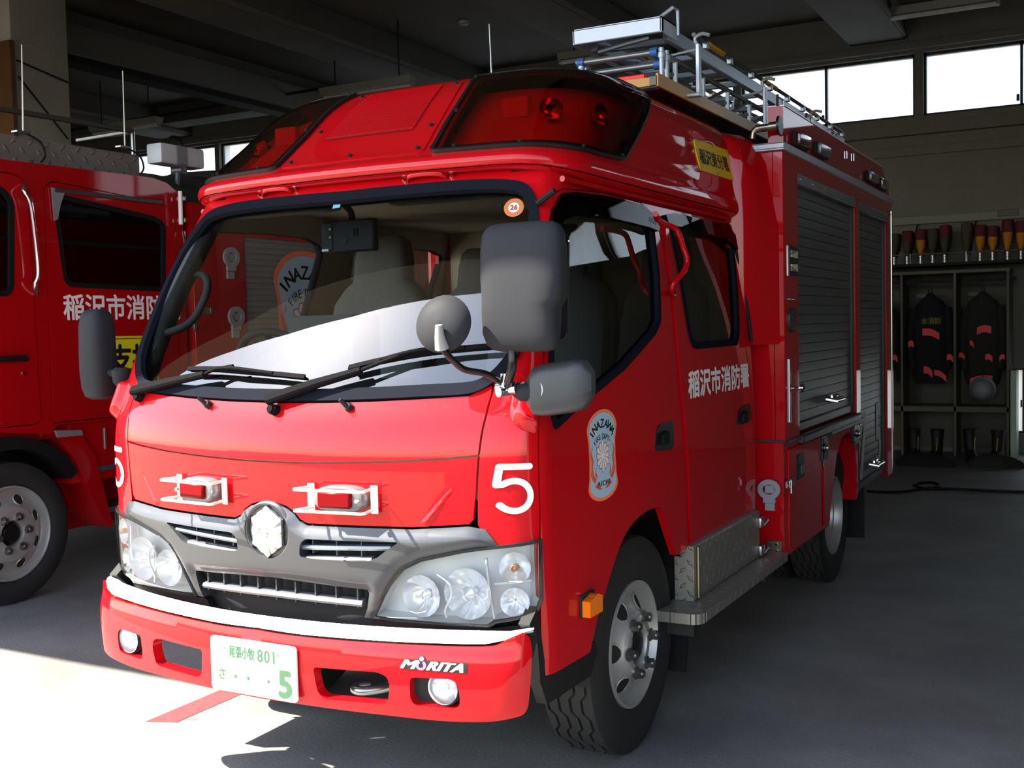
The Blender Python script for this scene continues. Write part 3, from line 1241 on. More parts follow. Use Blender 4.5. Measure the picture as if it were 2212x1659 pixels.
for s_ in (1, -1):
    u0, u1 = CAB.inv((646, 1181)), CAB.inv((846, 1184))
    bar([(s_ * u0[0], u0[1]), (s_ * u1[0], u1[1])], .0145, .010, .0, SILVER, 'grille_slat', gs)
    u0, u1 = CAB.inv((662, 1205)), CAB.inv((806, 1211))
    bar([(s_ * u0[0], u0[1]), (s_ * u1[0], u1[1] + .004)], .012, .010, .004, SILVER, 'grille_slat', gs)
    for k in range(3):
        a = s_ * (.16 + .085 * k)
        P = CAB(a, EZ - .01)
        MB().b2((P[0] - .002, P[1] + .0, .83), (P[0] + .002, P[1] + .03, .915)).build('grille_rib', MESH, gs)
# lower opening: one long slat and ribs
l0 = CAB.inv((783, 1305))
lc = CAB.inv((610, 1287))
bar([(-l0[0], l0[1]), (0, lc[1] + .002), (l0[0], l0[1])], .018, .012, -.006, SILVER, 'grille_slat', gs)
for k in range(-4, 5):
    P = CAB(k * .075, .70)
    MB().b2((P[0] - .0025, P[1] + .005, .672), (P[0] + .0025, P[1] + .035, .735)).build('grille_rib', MESH, gs)
# engine bits in the dark lower opening
ENG = pm('engine_black', (.11, .11, .115), rough=.55)
mb = MB()
for x, z, r in ((-.25, .62, .035), (-.12, .63, .05), (.05, .62, .06), (.18, .63, .04), (.28, .61, .03), (-.02, .60, .03)):
    mb.cyl((x, .24, z - .06), (x + .03, .24, z + .12), r, 12)
mb.b2((-.36, .27, .55), (.36, .30, .85))
mb.tube(smooth([(-.33, .2, .66), (-.2, .18, .62), (0, .2, .6), (.2, .18, .625), (.33, .2, .64)], False), .012, 8)
mb.build('radiator_parts', ENG, E1)
# emblem: dark disc, grey ring and a silver crest
ec = CAB(0, EZ)
mb = MB()
mb.lathe([(-.006, 0.001), (-.006, .078), (.02, .078)], 'Y', (0, ec[1], EZ), 40)
disc = mb.build('emblem_disc', pm('emblem_black', (.10, .095, .10), rough=.3, coat=.6), E1)
mb = MB()
mb.lathe([(.03, .095), (-.010, .093), (-.016, .087), (-.014, .081), (.0, .077), (.02, .077)], 'Y', (0, ec[1], EZ), 44)
mb.build('emblem_ring', GREYP, disc)


def crest_r(t, R):
    """outline of the crest: a six-pointed crystal with notched sides"""
    ph = (t - math.pi / 2) % (math.pi / 3)
    ph = min(ph, math.pi / 3 - ph)
    r = R * math.cos(math.pi / 6) / math.cos(math.pi / 6 - ph)
    return r


N_ = 48
mb = MB()
outl, mid = [], []
for i in range(N_):
    t = 2 * math.pi * i / N_
    ph = (t - math.pi / 2) % (math.pi / 3)
    dd = min(ph, math.pi / 3 - ph)
    r = crest_r(t, .079)
    if i % 4 == 2:
        r *= .97
    hgt = .003 if (i // 2) % 2 else .007
    outl.append((r * math.cos(t) * .84, -.012 - hgt * .4, r * math.sin(t)))
    mid.append((.021 * math.cos(t), -.022 - (.003 if (i // 2) % 2 else .007), .021 * math.sin(t)))
back_r = [(x, -.004, z) for x, _, z in outl]
o3 = [[(x, ec[1] + y - .004, z + EZ) for x, y, z in rg] for rg in (back_r, outl, mid)]
mb.loft(o3, smooth=False)
mb.lathe([(-.034, .0005), (-.033, .012), (-.026, .019), (-.02, .021)], 'Y', (0, ec[1] - .002, EZ), 24)
mb.build('fire_crest', pm('crest_silver', (.86, .86, .86), rough=.16, metal=.9), disc)

for s_ in (1, -1):
    f_ = (lambda p: p) if s_ > 0 else mir
    q = cabp([(900, 1138), (926, 1138), (1014, 1012)])
    panels('hood_crease', RED, bpy.data.objects['lower_hood_panel'], panel(None, CAB, f_(q), (), .008, .0002, 0, dome=(.007, .014)))

# ---------------------------------------------------------------- headlights
HL = [(811, 1331), (837, 1273), (856, 1241), (875, 1223), (913, 1208), (989, 1193), (1084, 1181), (1165, 1168), (1167, 1292), (1158, 1316), (1122, 1332), (1070, 1341), (1055, 1351), (970, 1347), (856, 1338)]
hlp = cabp(HL)
LAMPB = pm('lamp_housing', (.85, .85, .85), rough=.35, metal=.1)
LAMPK = pm('lamp_black', (.07, .07, .08), rough=.4)
FLUTE = pm('lamp_chrome', (.92, .92, .93), rough=.14, metal=.4)


def dish(mb, c, ax, r, depth, seg=40, flute=.0):
    """reflector bowl opening along ax"""
    ax = Vector(ax).normalized()
    a = ax.orthogonal().normalized()
    b = ax.cross(a)
    rings = []
    for q in (1.0, .93, .8, .62, .42, .2, .06):
        rg = []
        for k in range(seg):
            t = 2 * math.pi * k / seg
            fl = 1 + (flute if k % 4 < 2 else -flute) * q
            rg.append(Vector(c) + ax * (depth * (q * q - 1) * fl) + r * q * (math.cos(t) * a + math.sin(t) * b))
        rings.append(rg)
    mb.loft(rings, caps=False, smooth=False)


for s_ in (1, -1):
    f_ = (lambda p: p) if s_ > 0 else mir
    hb = panels('headlight', LAMPB, E1, panel(None, CAB, f_(inset(hlp, .004)), (), .03, -.055, -.058))
    panels('headlight_lens', CLEAR, hb, panel(None, CAB, f_(hlp), (), .025, .014, .016))
    panels('headlight_rim', LAMPK, hb, panel(None, CAB, f_(inset(hlp, -.005)), [f_(inset(hlp, .003))], .03, .010, .05))
    def at(p, o):
        a, z = CAB.inv(p)
        P, n = CAB(a, z), CAB.nrm(a, z)
        q = P + n * o
        return np.array([s_ * q[0], q[1], q[2]]), np.array([s_ * n[0], n[1], n[2]])
    mb = MB()
    c, n = at((1010, 1283), .0)
    dish(mb, c, (s_ * .1, -1, 0), .074, .050, 48, .12)
    mb.cyl(c + np.array([0, .004, 0]), c + np.array([0, .045, 0]), .018, 14, .010)
    mb.lathe([(-.014, .001), (0, .021), (.004, .021)], 'Y', tuple(c), 16)
    mb.build('low_beam', FLUTE, hb)
    mb = MB()
    c, n = at((908, 1290), -.008)
    dish(mb, c, (s_ * .05, -1, 0), .062, .040, 16, .2)
    mb.lathe([(.008, .001), (.012, .012), (.035, .012)], 'Y', tuple(c), 14)
    mb.build('high_beam', FLUTE, hb)
    mb = MB()
    c, n = at((1112, 1228), -.004)
    dish(mb, c, (s_ * .45, -1, 0), .046, .034, 14, .2)
    dish(mb, at((1112, 1303), -.006)[0], (s_ * .45, -1, 0), .042, .03, 24, .2)
    mb.build('signal_bowl', FLUTE, hb)
    mb = MB()
    mb.lathe([(-.014, .001), (-.010, .009), (.01, .012), (.02, .006)], 'Y', tuple(c + np.array([0, .0, 0])), 14)
    mb.build('signal_bulb', pm('bulb_amber', (.75, .50, .30), rough=.2, coat=1.), hb)
    # divider rib between main lamps and signal
    P0, P1 = at((1050, 1205), .0)[0], at((1068, 1335), .0)[0]
    mb = MB()
    mb.tube([P0, (P0 + P1) / 2 + np.array([0, -.004, 0]), P1], .0045, 8)
    mb.build('lamp_divider', FLUTE, hb)
    mb = MB()
    P0, P1 = at((1068, 1262), .0)[0], at((1150, 1255), -.005)[0]
    mb.tube([P0, P1], .004, 8)
    mb.build('lamp_divider', FLUTE, hb)
    mb = MB()
    cf_ = [at(p_, .002)[0] for p_ in ((945, 1240), (972, 1262), (974, 1290), (962, 1318), (966, 1333))]
    mb.tube(smooth([tuple(q_) for q_ in cf_], False, 4), .004, 8)
    mb.build('lamp_divider', FLUTE, hb)
# black panel under the lamps
for _, q in both([(.30, .56), (.335, .628), (.345, .632), (.55, .628), (.70, .628), (.80, .645), (.838, .68), (.845, .66), (.845, .56)]):
    panels('lower_front_panel', LAMPK, E1, panel(None, CAB, q, (), .05, -.02, .02))

# ---------------------------------------------------------------- bumper
zb = [.33, .36, .40, .45, .50, .58, .60, .66]
BUMP = Surf(list(zip(zb, [.05, .03, .012, .004, 0, .004, .010, .02])), [(.3, .85), (.66, .85)], [(.3, .17), (.66, .17)], [(.3, .185), (.66, .185)], [(.3, .14), (.66, .14)], .68, .22, .1, .36)
BUMP.mk(-.95, 1.0, .33, .66)
bt = BUMP.path([(640, 1374), (855, 1391), (1040, 1397), (1086, 1388), (1132, 1367), (1144, 1378), (1149, 1422), (1144, 1499), (1135, 1539), (1100, 1553), (1040, 1560), (947, 1557), (824, 1544), (640, 1520)])
zt0 = bt[0][1] + .003
zb0 = bt[-1][1] - .002
bts = smooth([(0, zt0)] + bt[:5], False, 4) + smooth(bt[5:] + [(0, zb0)], False, 4)
bpoly = sym(bts)
AIR = BUMP.path([(676, 1441), (815, 1452), (836, 1462), (842, 1480), (838, 1518), (826, 1521), (700, 1510), (686, 1495)])
FOG = BUMP.path([(885, 1463), (972, 1467), (987, 1476), (993, 1500), (993, 1524), (985, 1530), (897, 1525), (886, 1510)])
air, fogp = rounded(AIR, .012, 3), rounded(FOG, .014, 3)
bumper = panels('bumper', RED, E1, panel(None, BUMP, bpoly, [air, mir(air), fogp, mir(fogp)], .03, 0, .035))
# tread plate on top of the bumper
rearpx = [(640, 1335), (794, 1350), (947, 1359), (1100, 1361)]
rr = [on(p, 2, .640) for p in rearpx]
A_ = np.array([[1, q[0]**2] for q in rr])
cc = np.linalg.lstsq(A_, np.array([q[1] for q in rr]), rcond=None)[0]
TREADH = tread_mat('tread_plate_flat', (0, 1), k=17., rgb=(.86, .86, .86), rough=.42, strength=.5)
nn = 41
fz = np.interp
topz = [(0, zt0)] + bt[:5]
mb = MB()
ft, rt = [], []
for a in np.linspace(-.845, .845, nn):
    z = np.interp(abs(a), [p[0] for p in topz], [p[1] for p in topz])
    P = BUMP(a, z)
    ft.append((P[0], P[1] + .012, z + .003))
    x = P[0]
    yr = max(cc[0] + cc[1] * x * x, P[1] + .03)
    rt.append((x * .985, yr, max(.637, z + .004)))
mid_ = [tuple(np.array(f) * .5 + np.array(r_) * .5 + np.array([0, 0, .004])) for f, r_ in zip(ft, rt)]
for r1, r2 in ((ft, mid_), (mid_, rt)):
    mb.add(r1 + r2, [(i, i + 1, nn + i + 1, nn + i) for i in range(nn - 1)], True)
mb.add(rt + [(x, y, z - .015) for x, y, z in rt], [(i, i + 1, nn + i + 1, nn + i) for i in range(nn - 1)], True)
mb.build('tread_plate', TREADH, bumper)
# fog lamps in dark recesses
for s_ in (1, -1):
    f_ = (lambda p: p) if s_ > 0 else mir
    fg = panels('fog_light', pm('recess_grey', (.17, .17, .17), rough=.6, spec=.2), E1, panel(None, BUMP, f_(inset(fogp, -.003)), (), .03, -.034, 0))
    a, z = BUMP.inv((952, 1493))
    P, n = BUMP(a, z), BUMP.nrm(a, z)
    c = np.array([s_ * P[0], P[1] + .014, P[2] + .004])
    mb = MB()
    dish(mb, c + np.array([0, -.004, 0]), (s_ * .08, -1, 0), .046, .020, 28, .15)
    mb.lathe([(-.002, .001), (.001, .010), (.014, .010)], 'Y', tuple(c), 14)
    mb.build('fog_reflector', FLUTE, fg)
    mb = MB()
    mb.lathe([(-.018, .001), (-.017, .012), (-.013, .028), (-.006, .042), (.0, .0465)], 'Y', tuple(c), 28)
    mb.build('fog_lens', CLEAR, fg)
    mb = MB()
    mb.lathe([(.03, .052), (.0, .051), (-.003, .049), (.0, .046), (.03, .046)], 'Y', tuple(c), 28)
    mb.build('fog_rim', BLACKP, fg)
# number plate
pl0 = np.array([0, -.004, .4915])
lp = MB().box(pl0, (.33, .006, .165), .0025)
lp.v = [v for v in lp.v]
mbp = MB()
outl = rounded([(-.165, -.0825), (.165, -.0825), (.165, .0825), (-.165, .0825)], .014, 4)
mbp.prism(outl, lambda u, v, d_: (u, pl0[1] + d_, pl0[2] + v), .004, -.003)
plate = mbp.build('license_plate', pm('plate_white', (.93, .94, .92), rough=.5), E1)
mb = MB()
mb.b2((-.10, .0, .45), (.10, .03, .53))
mb.build('plate_bracket', DARK, bumper)
PGREEN = pm('plate_green', (.20, .34, .22), rough=.6)


def on_lp(cx, cz):
    return lambda u, v, l: (cx + u, pl0[1] - .0038 - l, pl0[2] + cz + v)


lettering('plate_region', '尾張小牧', PGREEN, plate, on_lp(-.041, .043), .098, .036, bold=.0011)
lettering('plate_class', '801', PGREEN, plate, on_lp(.052, .042), .064, .037, bold=.0012, spacing=1.15)
lettering('plate_kana', 'さ', PGREEN, plate, on_lp(-.122, -.030), .024, .034, bold=.0008)
lettering('plate_number', '5', PGREEN, plate, on_lp(.122, -.033), .043, .076, bold=.0045)
for x in (-.068, -.018, .060):
    MB().cyl((x, pl0[1] - .003, pl0[2] - .032), (x, pl0[1] - .0042, pl0[2] - .032), .0055, 12).build('plate_dot', PGREEN, plate)
for x in (-.108, .098):
    MB().cyl((x, pl0[1] - .003, pl0[2] + .052), (x, pl0[1] - .006, pl0[2] + .052), .005, 8).build('plate_bolt', STEEL, plate)
# maker's badge
mc = np.array(BUMP.inv((935, 1438)))
mu = (np.array(BUMP.inv((1004, 1443))) - np.array(BUMP.inv((866, 1432)))) / 2
mv = (np.array(BUMP.inv((937, 1425))) - np.array(BUMP.inv((935, 1451)))) / 2


def on_badge(o):
    def f(u, v, l):
        p = mc + mu * u + mv * v
        return BUMP(p[0], p[1]) + BUMP.nrm(p[0], p[1]) * (o + l)
    return f


MW = pm('badge_white', (.92, .92, .92), rough=.4)
MP = pm('badge_pink', (.90, .40, .52), rough=.4)
fb = on_badge(.0012)
mb = MB()
bg_poly = [(-1.03, -.92), (1.03, -.92), (1.03, .78), (-.22, .78), (-.28, 1.35), (-.365, 1.52), (-.45, 1.35), (-.52, .78), (-.88, .78)]
for i, q in enumerate([bg_poly]):
    V, F = tri2d(bg_poly, (), .2)
    mb.add([fb(p[0], p[1], 0) for p in V], [list(f) for f in F])
badge = mb.build('maker_badge', BLACKPAINT, E1, recalc=False)
f2 = on_badge(.0024)
for nm, tx, u0, w_ in (('badge_letter', 'M', -.735, .40), ('badge_letters', 'RITA', .445, 1.10)):
    lettering(nm, tx, MW, badge, lambda u, v, l, u0=u0: f2(u0 + u + .10 * v, v - .05, l), w_, 1.42, bold=.03)
mb = MB()
ro = [(-.365 + .165 * math.cos(t), -.10 + .80 * math.sin(t)) for t in np.linspace(math.radians(115), math.radians(425), 30)]
ri = [(-.365 + .075 * math.cos(t), -.10 + .42 * math.sin(t)) for t in np.linspace(math.radians(115), math.radians(425), 30)]
mb.add([f2(u, v, 0) for u, v in ro + ri], [(i, i + 1, 31 + i, 30 + i) for i in range(29)])
cp = [(-.365 + .075 * math.cos(t), .98 + .38 * math.sin(t)) for t in np.linspace(0, 2 * math.pi, 20)[:-1]]
mb.add([f2(u, v, 0) for u, v in cp], [tuple(range(19))])
mb.build('badge_ring', MP, badge, recalc=False)
# tow hook inside the right air hole
mb = MB()
hk = on((795, 1490), 1, .13)
mb.tube(smooth([(hk[0] + .09, .26, hk[2] + .02), (hk[0] + .05, .17, hk[2] + .005), (hk[0], .12, hk[2]), (hk[0] - .035, .115, hk[2]), (hk[0] - .045, .14, hk[2]), (hk[0] - .01, .16, hk[2])], False), .014, 10)
mb.build('tow_hook', STEEL, bumper)
# chassis parts seen through the holes and under the bumper
mb = MB()
mb.b2((-.42, .22, .44), (-.34, 5.0, .60))
mb.b2((.34, .22, .44), (.42, 5.0, .60))
mb.b2((-.55, .24, .47), (.55, .32, .56))
mb.b2((-.34, .6, .50), (.34, 2.2, .80))
mb.b2((-.70, .98, .33), (.70, 1.10, .43))
mb.b2((-.60, 3.83, .30), (.60, 3.95, .44))
mb.b2((-.17, 3.76, .22), (.17, 4.02, .52), .05)
mb.b2((-.05, 1.2, .42), (.05, 3.8, .52))
mb.b2((-.80, 2.4, .50), (.80, 2.9, .78))
mb.build('chassis', ENG, E1)
# dark bracket between bumper end and wheel arch, mud guard below the door
for s_ in (1, -1):
    mb = MB()
    poly = [(.20, .66), (.245, .62), (.26, .48), (.30, .405), (.60, .40), (.66, .46), (.64, .50), (.30, .49), (.275, .60), (.255, .70)]
    mb.prism(poly, lambda u, v, d_: (s_ * d_, u, v), .79, .825)
    mb.build('fender_bracket', pm('bracket_dark', (.10, .10, .10), rough=.6, spec=.2), E1)
# ---------------------------------------------------------------- front lamps, wipers, mirrors, decals
GUARD = pm('white_guard', (.90, .88, .82), rough=.35)
for s_ in (1, -1):
    def fr(a, z, o):
        P, n = CAB(s_ * a, z), CAB.nrm(s_ * a, z)
        return P + np.array([0, -1, 0]) * o
    z0, z1 = .9735, 1.030
    zc = (z0 + z1) / 2
    cA = .281
    base = fr(cA, zc, 0)
    # oval housing
    hb = MB()
    oval = []
    for k in range(40):
        t = 2 * math.pi * k / 40
        x = .055 * np.sign(math.cos(t)) * abs(math.cos(t))**.55 * .95 + (.031 * math.cos(t))
        z = .039 * np.sign(math.sin(t)) * abs(math.sin(t))**.7
        oval.append((x, z))
    rings = []
    for o, sc_ in ((-.01, 1), (.022, 1), (.034, .95), (.038, .86)):
        rings.append([(base[0] + x * sc_, base[1] - o + .19 * (x * s_) * .55, base[2] + z * sc_) for x, z in oval])
    hb.loft(rings)
    lamp = hb.build('front_beacon', pm('beacon_grey', (.42, .42, .43), rough=.35, metal=.4), E1)
    lens_ = MB().box((base[0] - .006, base[1] - .040, base[2]), (.112, .022, .048), .006, Matrix.Rotation(s_ * .1, 3, 'Z'))
    ln = lens_.build('beacon_glass', REDLENS, lamp)
    for x in (-.075, .072):
        MB().cyl((base[0] + x, base[1] - .036, base[2]), (base[0] + x, base[1] - .045, base[2]), .006, 8).build('screw', CHROME, lamp)
    for a in (.172, .387):
        P = fr(a, zc, .0)
        MB().box((P[0], P[1] - .012, P[2]), (.024, .004, .082), .0015, Matrix.Rotation(s_ * .12, 3, 'Z')).build('guard_bracket', GUARD, lamp)
        MB().cyl((P[0], P[1] - .012, P[2]), (P[0], P[1] - .020, P[2]), .005, 8).build('screw', CHROME, lamp)
    for dz in (-.030, .032):
        pts = []
        for a, o in ((.178, .012), (.162, .078), (.168, .086), (.392, .086), (.398, .078), (.381, .012)):
            P = fr(a, zc, o)
            pts.append((P[0], P[1], P[2] + dz))
        MB().tube(pts, .0045, 8).build('guard_bar', GUARD, lamp)
# washer nozzles
for s_ in (1, -1):
    P, n = CAB(s_ * .27, 1.262), CAB.nrm(s_ * .27, 1.262)
    mb = MB()
    mb.cyl(P - n * .005, P + n * .018, .0125, 14, .011)
    mb.cyl(P + n * .015, P + n * .034 + np.array([-.014, 0, .012]), .0075, 10, .006)
    mb.lathe([(0, .016), (.003, .016), (.004, .012)], 'Y', tuple(P + n * .004), 14)
    mb.build('washer_nozzle', BLACKP, E1)


# wipers
def cabpt(p, o):
    a, z = CAB.inv(p)
    return CAB(a, z) + CAB.nrm(a, z) * o


WIP = pm('wiper_black', (.10, .095, .10), rough=.8, spec=.0)
for pv, arm, thin, bl in (((306, 858), [(302, 851), (380, 833), (457, 817)], [(457, 817), (480, 806), (518, 800)], [(418, 803), (470, 803), (520, 807), (600, 814), (668, 821)]),
                          ((596, 885), [(590, 872), (690, 838), (791, 809)], [(791, 809), (840, 790), (897, 769)], [(762, 801), (830, 785), (920, 769), (1010, 759), (1091, 753)])):
    P = cabpt(pv, .0)
    mb = MB()
    mb.cyl(P + np.array([0, .03, -.01]), P + np.array([0, -.022, .004]), .019, 18, .016)
    mb.cyl(P + np.array([0, -.02, .003]), P + np.array([0, -.030, .006]), .011, 12)
    pts = [cabpt(p, .030) for p in arm]
    rings = []
    for i, q in enumerate(pts):
        d_ = pts[min(i + 1, 2)] - pts[max(i - 1, 0)]
        d_ /= np.linalg.norm(d_)
        w_ = (.017, .014, .010)[i]
        n_ = np.array([0, -.87, .49])
        sd = np.cross(d_, n_)
        rings.append([tuple(q + sd * x * w_ + n_ * y) for x, y in ((-1, -.008), (-1, .006), (-.6, .012), (.6, .012), (1, .006), (1, -.008))])
    mb.loft(rings, smooth=False)
    ar = mb.build('wiper', WIP, E1)
    mb = MB()
    mb.tube([cabpt(p, .032) for p in thin], .006, 8)
    mb.build('wiper_rod', WIP, ar)
    bp_ = [cabpt(p, .020) for p in bl]
    bp_ = smooth([tuple(q) for q in bp_], False, 5)
    mb = MB()
    n_ = np.array([0, -.87, .49])
    for o, hw, hh in ((.004, .007, .003), (-.008, .003, .009)):
        rings = []
        for i, q in enumerate(bp_):
            q = np.array(q)
            rings.append([tuple(q + np.array([0, .49, .87]) * x * hw + n_ * (o + y * hh)) for x, y in ((-1, -1), (-1, 1), (1, 1), (1, -1))])
        mb.loft(rings, smooth=False)
    mb.build('wiper_blade', WIP, ar)
    m0, m1 = int(len(bp_) * .25), int(len(bp_) * .72)
    mb = MB()
    pts = [np.array(bp_[m0]) + n_ * .006, np.array(bp_[(m0 + m1) // 2]) + n_ * .020, np.array(bp_[m1]) + n_ * .006]
    mb.tube(smooth([tuple(q) for q in pts], False, 5), .006, 8)
    mb.build('blade_bridge', WIP, ar)

# red mirror brackets on the corners
for s_ in (1, -1):
    f_ = (lambda p: p) if s_ > 0 else mir
    q = rounded([(.735, 1.325), (.748, 1.24), (.775, 1.205), (.83, 1.19), (.842, 1.2), (.842, 1.30), (.828, 1.335), (.76, 1.34)], .02, 3)
    panels('mirror_bracket', RED, E1, panel(None, CAB, f_(q), (), .006, .0, .0, dome=(.030, .028)))


# mirrors
def lens_shape(zs, hw, hd, cx, cy, pw=3.2, seg=36):
    rings = []
    for z, w_, d_, x, y in zip(zs, hw, hd, cx, cy):
        rg = []
        for k in range(seg):
            t = 2 * math.pi * k / seg
            c, s2 = math.cos(t), math.sin(t)
            rg.append((x + w_ * np.sign(c) * abs(c)**(2 / pw), y + d_ * np.sign(s2) * abs(s2)**(2 / pw), z))
        rings.append(rg)
    return rings


MY = .12
ml, mr, mt_, mb_ = on((1041, 620), 1, MY)[0], on((1219, 620), 1, MY)[0], on((1130, 479), 1, MY)[2], on((1110, 760), 1, MY)[2]
mx, hw = (ml + mr) / 2, (mr - ml) / 2
H_ = mt_ - mb_
zs = [mb_, mb_ + .006, mb_ + .02, mb_ + .05, mb_ + .09, mb_ + .115, mb_ + .125, mb_ + .14, mb_ + .2, mt_ - .07, mt_ - .03, mt_ - .012, mt_ - .003, mt_]
ww = [.55, .75, .85, .89, .90, .905, .93, .975, 1.0, .985, .95, .87, .74, .5]
dd = [.3, .5, .68, .85, .93, .96, .97, .98, 1, .95, .8, .6, .42, .2]
cx_ = [mx - hw * (.985 - w_) * min(1, (z - mb_) / .05) if z < mb_ + .13 else mx for z, w_ in zip(zs, ww)]
rg = lens_shape(zs, [hw * w_ for w_ in ww], [.052 * d_ for d_ in dd], cx_, [MY + .01] * len(zs))
mirr = MB().loft(rg).build('side_mirror', BLACKP, E1)
g_ = rounded([(mx - hw * .9, mb_ + .03), (mx + hw * .82, mb_ + .03), (mx + hw * .9, mt_ - .03), (mx - hw * .9, mt_ - .03)], .03)
MB().prism(g_, lambda u, v, d_: (u, d_, v), MY + .058, MY + .066).build('mirror_glass', CHROME, mirr)
mtc = on((1096, 838), 1, .17)
p0 = on((1107, 762), 1, MY)
p1 = on((1107, 790), 1, .12)
p2 = on((1100, 818), 1, .14)
MB().tube(smooth([tuple(p0 + np.array([0, 0, .06])), tuple(p0), tuple(p1), tuple(p2), tuple(mtc)], False), .0125, 12).build('mirror_stay', pm('stay_black', (.12, .11, .11), rough=.25, metal=.5), mirr)
mb = MB()
mb.cyl(mtc + np.array([-.012, -.03, -.01]), mtc + np.array([.012, .03, -.01]), .014, 12)
mb.cyl(mtc + np.array([-.03, 0, 0]), mtc + np.array([.03, 0, 0]), .017, 14)
mb.lathe([(-.02, .019), (.02, .019), (.02, .012)], 'Z', tuple(mtc + np.array([0, 0, .02])), 12)
mb.build('mirror_clamp', CHROME, mirr)
# round under-view mirror on its own arm
rc = on((958, 700), 1, .03)
mb = MB()
ax = Vector((-.12, .96, -.25)).normalized()
prof = [(-.034, .0004), (-.032, .03), (-.025, .055), (-.012, .073), (-.002, .080), (.004, .079), (.004, .0004)]
a1 = ax.orthogonal().normalized()
b1 = ax.cross(a1)
rings = []
for h, r_ in prof:
    rings.append([Vector(rc) + ax * h + r_ * (math.cos(2 * math.pi * k / 36) * a1 + math.sin(2 * math.pi * k / 36) * b1) for k in range(36)])
mb.loft(rings, caps=False)
rmir = mb.build('round_mirror', BLACKP, E1)
lo = on((955, 752), 1, .0)
up_ = on((948, 702), 1, -.02)
mb = MB()
mb.tube([tuple(up_), tuple((up_ + lo) / 2 + np.array([0, -.004, 0])), tuple(lo)], [.010, .014, .020], 10)
mb.build('mirror_socket', pm('socket_grey', (.55, .54, .52), rough=.4), rmir)
MB().tube(smooth([tuple(lo), tuple(on((975, 775), 1, .02)), tuple(on((1003, 798), 1, .06)), tuple(on((1050, 808), 1, .11)), tuple(mtc + np.array([-.015, 0, .012]))], False), .009, 10).build('mirror_arm', pm('stay_black', (.12, .11, .11)), rmir)
# lower side mirror
l0, l1 = on((1140, 840), 1, .20), on((1269, 840), 1, .20)
zt, zbm = on((1200, 781), 1, .20)[2], on((1200, 896), 1, .20)[2]
xm, hwm = (l0[0] + l1[0]) / 2, (l1[0] - l0[0]) / 2
hz = (zt - zbm) / 2
rings = []
for k in range(9):
    q = -1 + 2 * k / 8
    sc_ = (1 - abs(q)**4)**.25 if abs(q) < 1 else .35
    rings.append([(xm + hwm * q, .22 + .04 * sc_ * np.sign(math.cos(t)) * abs(math.cos(t))**.7 + .02 * q, (zt + zbm) / 2 + .012 * q + hz * max(.5, sc_) * np.sign(math.sin(t)) * abs(math.sin(t))**.6) for t in np.linspace(0, 2 * math.pi, 29)[:-1]])
lm = MB().loft(rings).build('lower_mirror', pm('mirror_grey', (.20, .20, .205), rough=.45), E1)
mb = MB()
jb = on((1132, 846), 1, .19)
mb.lathe([(-.03, .001), (-.026, .018), (-.01, .027), (.01, .027), (.028, .022)], 'X', tuple(jb), 18)
mb.tube([tuple(mtc), tuple(jb)], .010, 8)
mb.build('mirror_joint', BLACKP, lm)
mb = MB()
arc = [tuple(on((1155 + 17 * math.sin(t), 842 - 22 * math.cos(t)), 1, .176)) for t in np.linspace(.1, 2.6, 12)]
mb.tube(arc, .0035, 6)
mb.build('mirror_clip', GUARD, lm)
# far side mirror
fy = .33
fl, fr_ = on((172, 760), 1, fy - .03), on((250, 760), 1, fy + .03)
ft_, fb_ = on((210, 668), 1, fy)[2], on((210, 862), 1, fy)[2]
xm, hw = (fl[0] + fr_[0]) / 2, abs(fr_[0] - fl[0]) / 2
zs = [fb_, fb_ + .01, fb_ + .04, fb_ + .10, (ft_ + fb_) / 2, ft_ - .06, ft_ - .02, ft_ - .006, ft_]
rg = lens_shape(zs, [hw * q for q in (.5, .8, .95, 1, 1, .97, .85, .7, .45)], [.055 * q for q in (.4, .7, .9, 1, 1, .95, .8, .6, .3)], [xm] * 9, [fy] * 9)
lmir = MB().loft(rg).build('side_mirror', BLACKP, E1)
mb = MB()
jf = on((262, 812), 1, .33)
mb.lathe([(-.035, .02), (-.02, .03), (.02, .034), (.03, .02)], 'Z', tuple(jf), 16)
mb.tube([tuple(jf), (xm + .02, fy, jf[2] + .02)], .014, 8)
mb.build('mirror_joint', BLACKP, lmir)

# door handles, crests and lettering
HND = pm('handle_black', (.06, .06, .065), rough=.35)
for s_ in (1, -1):
    f_ = (lambda p: p) if s_ > 0 else mir
    for nm, pts in (('front_door', [(1413, 966), (1416, 932), (1424, 917), (1440, 911), (1453, 908), (1455, 964), (1448, 972), (1416, 975)]),
                    ('rear_door', [(1590, 915), (1594, 888), (1602, 876), (1620, 871), (1622, 905), (1615, 914), (1594, 918)])):
        q = rounded(cabp(pts), .012, 3)
        h_ = panels('door_handle', HND, DOORS[(nm, s_)], panel(None, CAB, f_(q), (), .03, .003, .01))
        a_ = sum(p[0] for p in q) / len(q)
        z_ = sum(p[1] for p in q) / len(q)
        panels('handle_lever', RUBBER, h_, panel(None, CAB, f_(rounded([(a_ - .028, z_ - .028), (a_ + .03, z_ - .028), (a_ + .03, z_ + .02), (a_ - .02, z_ + .012)], .012, 3)), (), .03, .012, .01))


class Flat:
    """decal plane: origin, right and up vectors, outward normal"""

    def __init__(self, o, u, v, n):
        self.o, self.u, self.v, self.n = [np.array(q, float) for q in (o, u, v, n)]

    def __call__(self, a, b, l=0.):
        return self.o + self.u * a + self.v * b + self.n * l


def flat_poly(fl, poly, lift, mat, name, parent, step=.3):
    V, F = tri2d(poly, (), step)
    return MB().add([fl(p[0], p[1], lift) for p in V], [list(f) for f in F]).build(name, mat, parent, recalc=False)


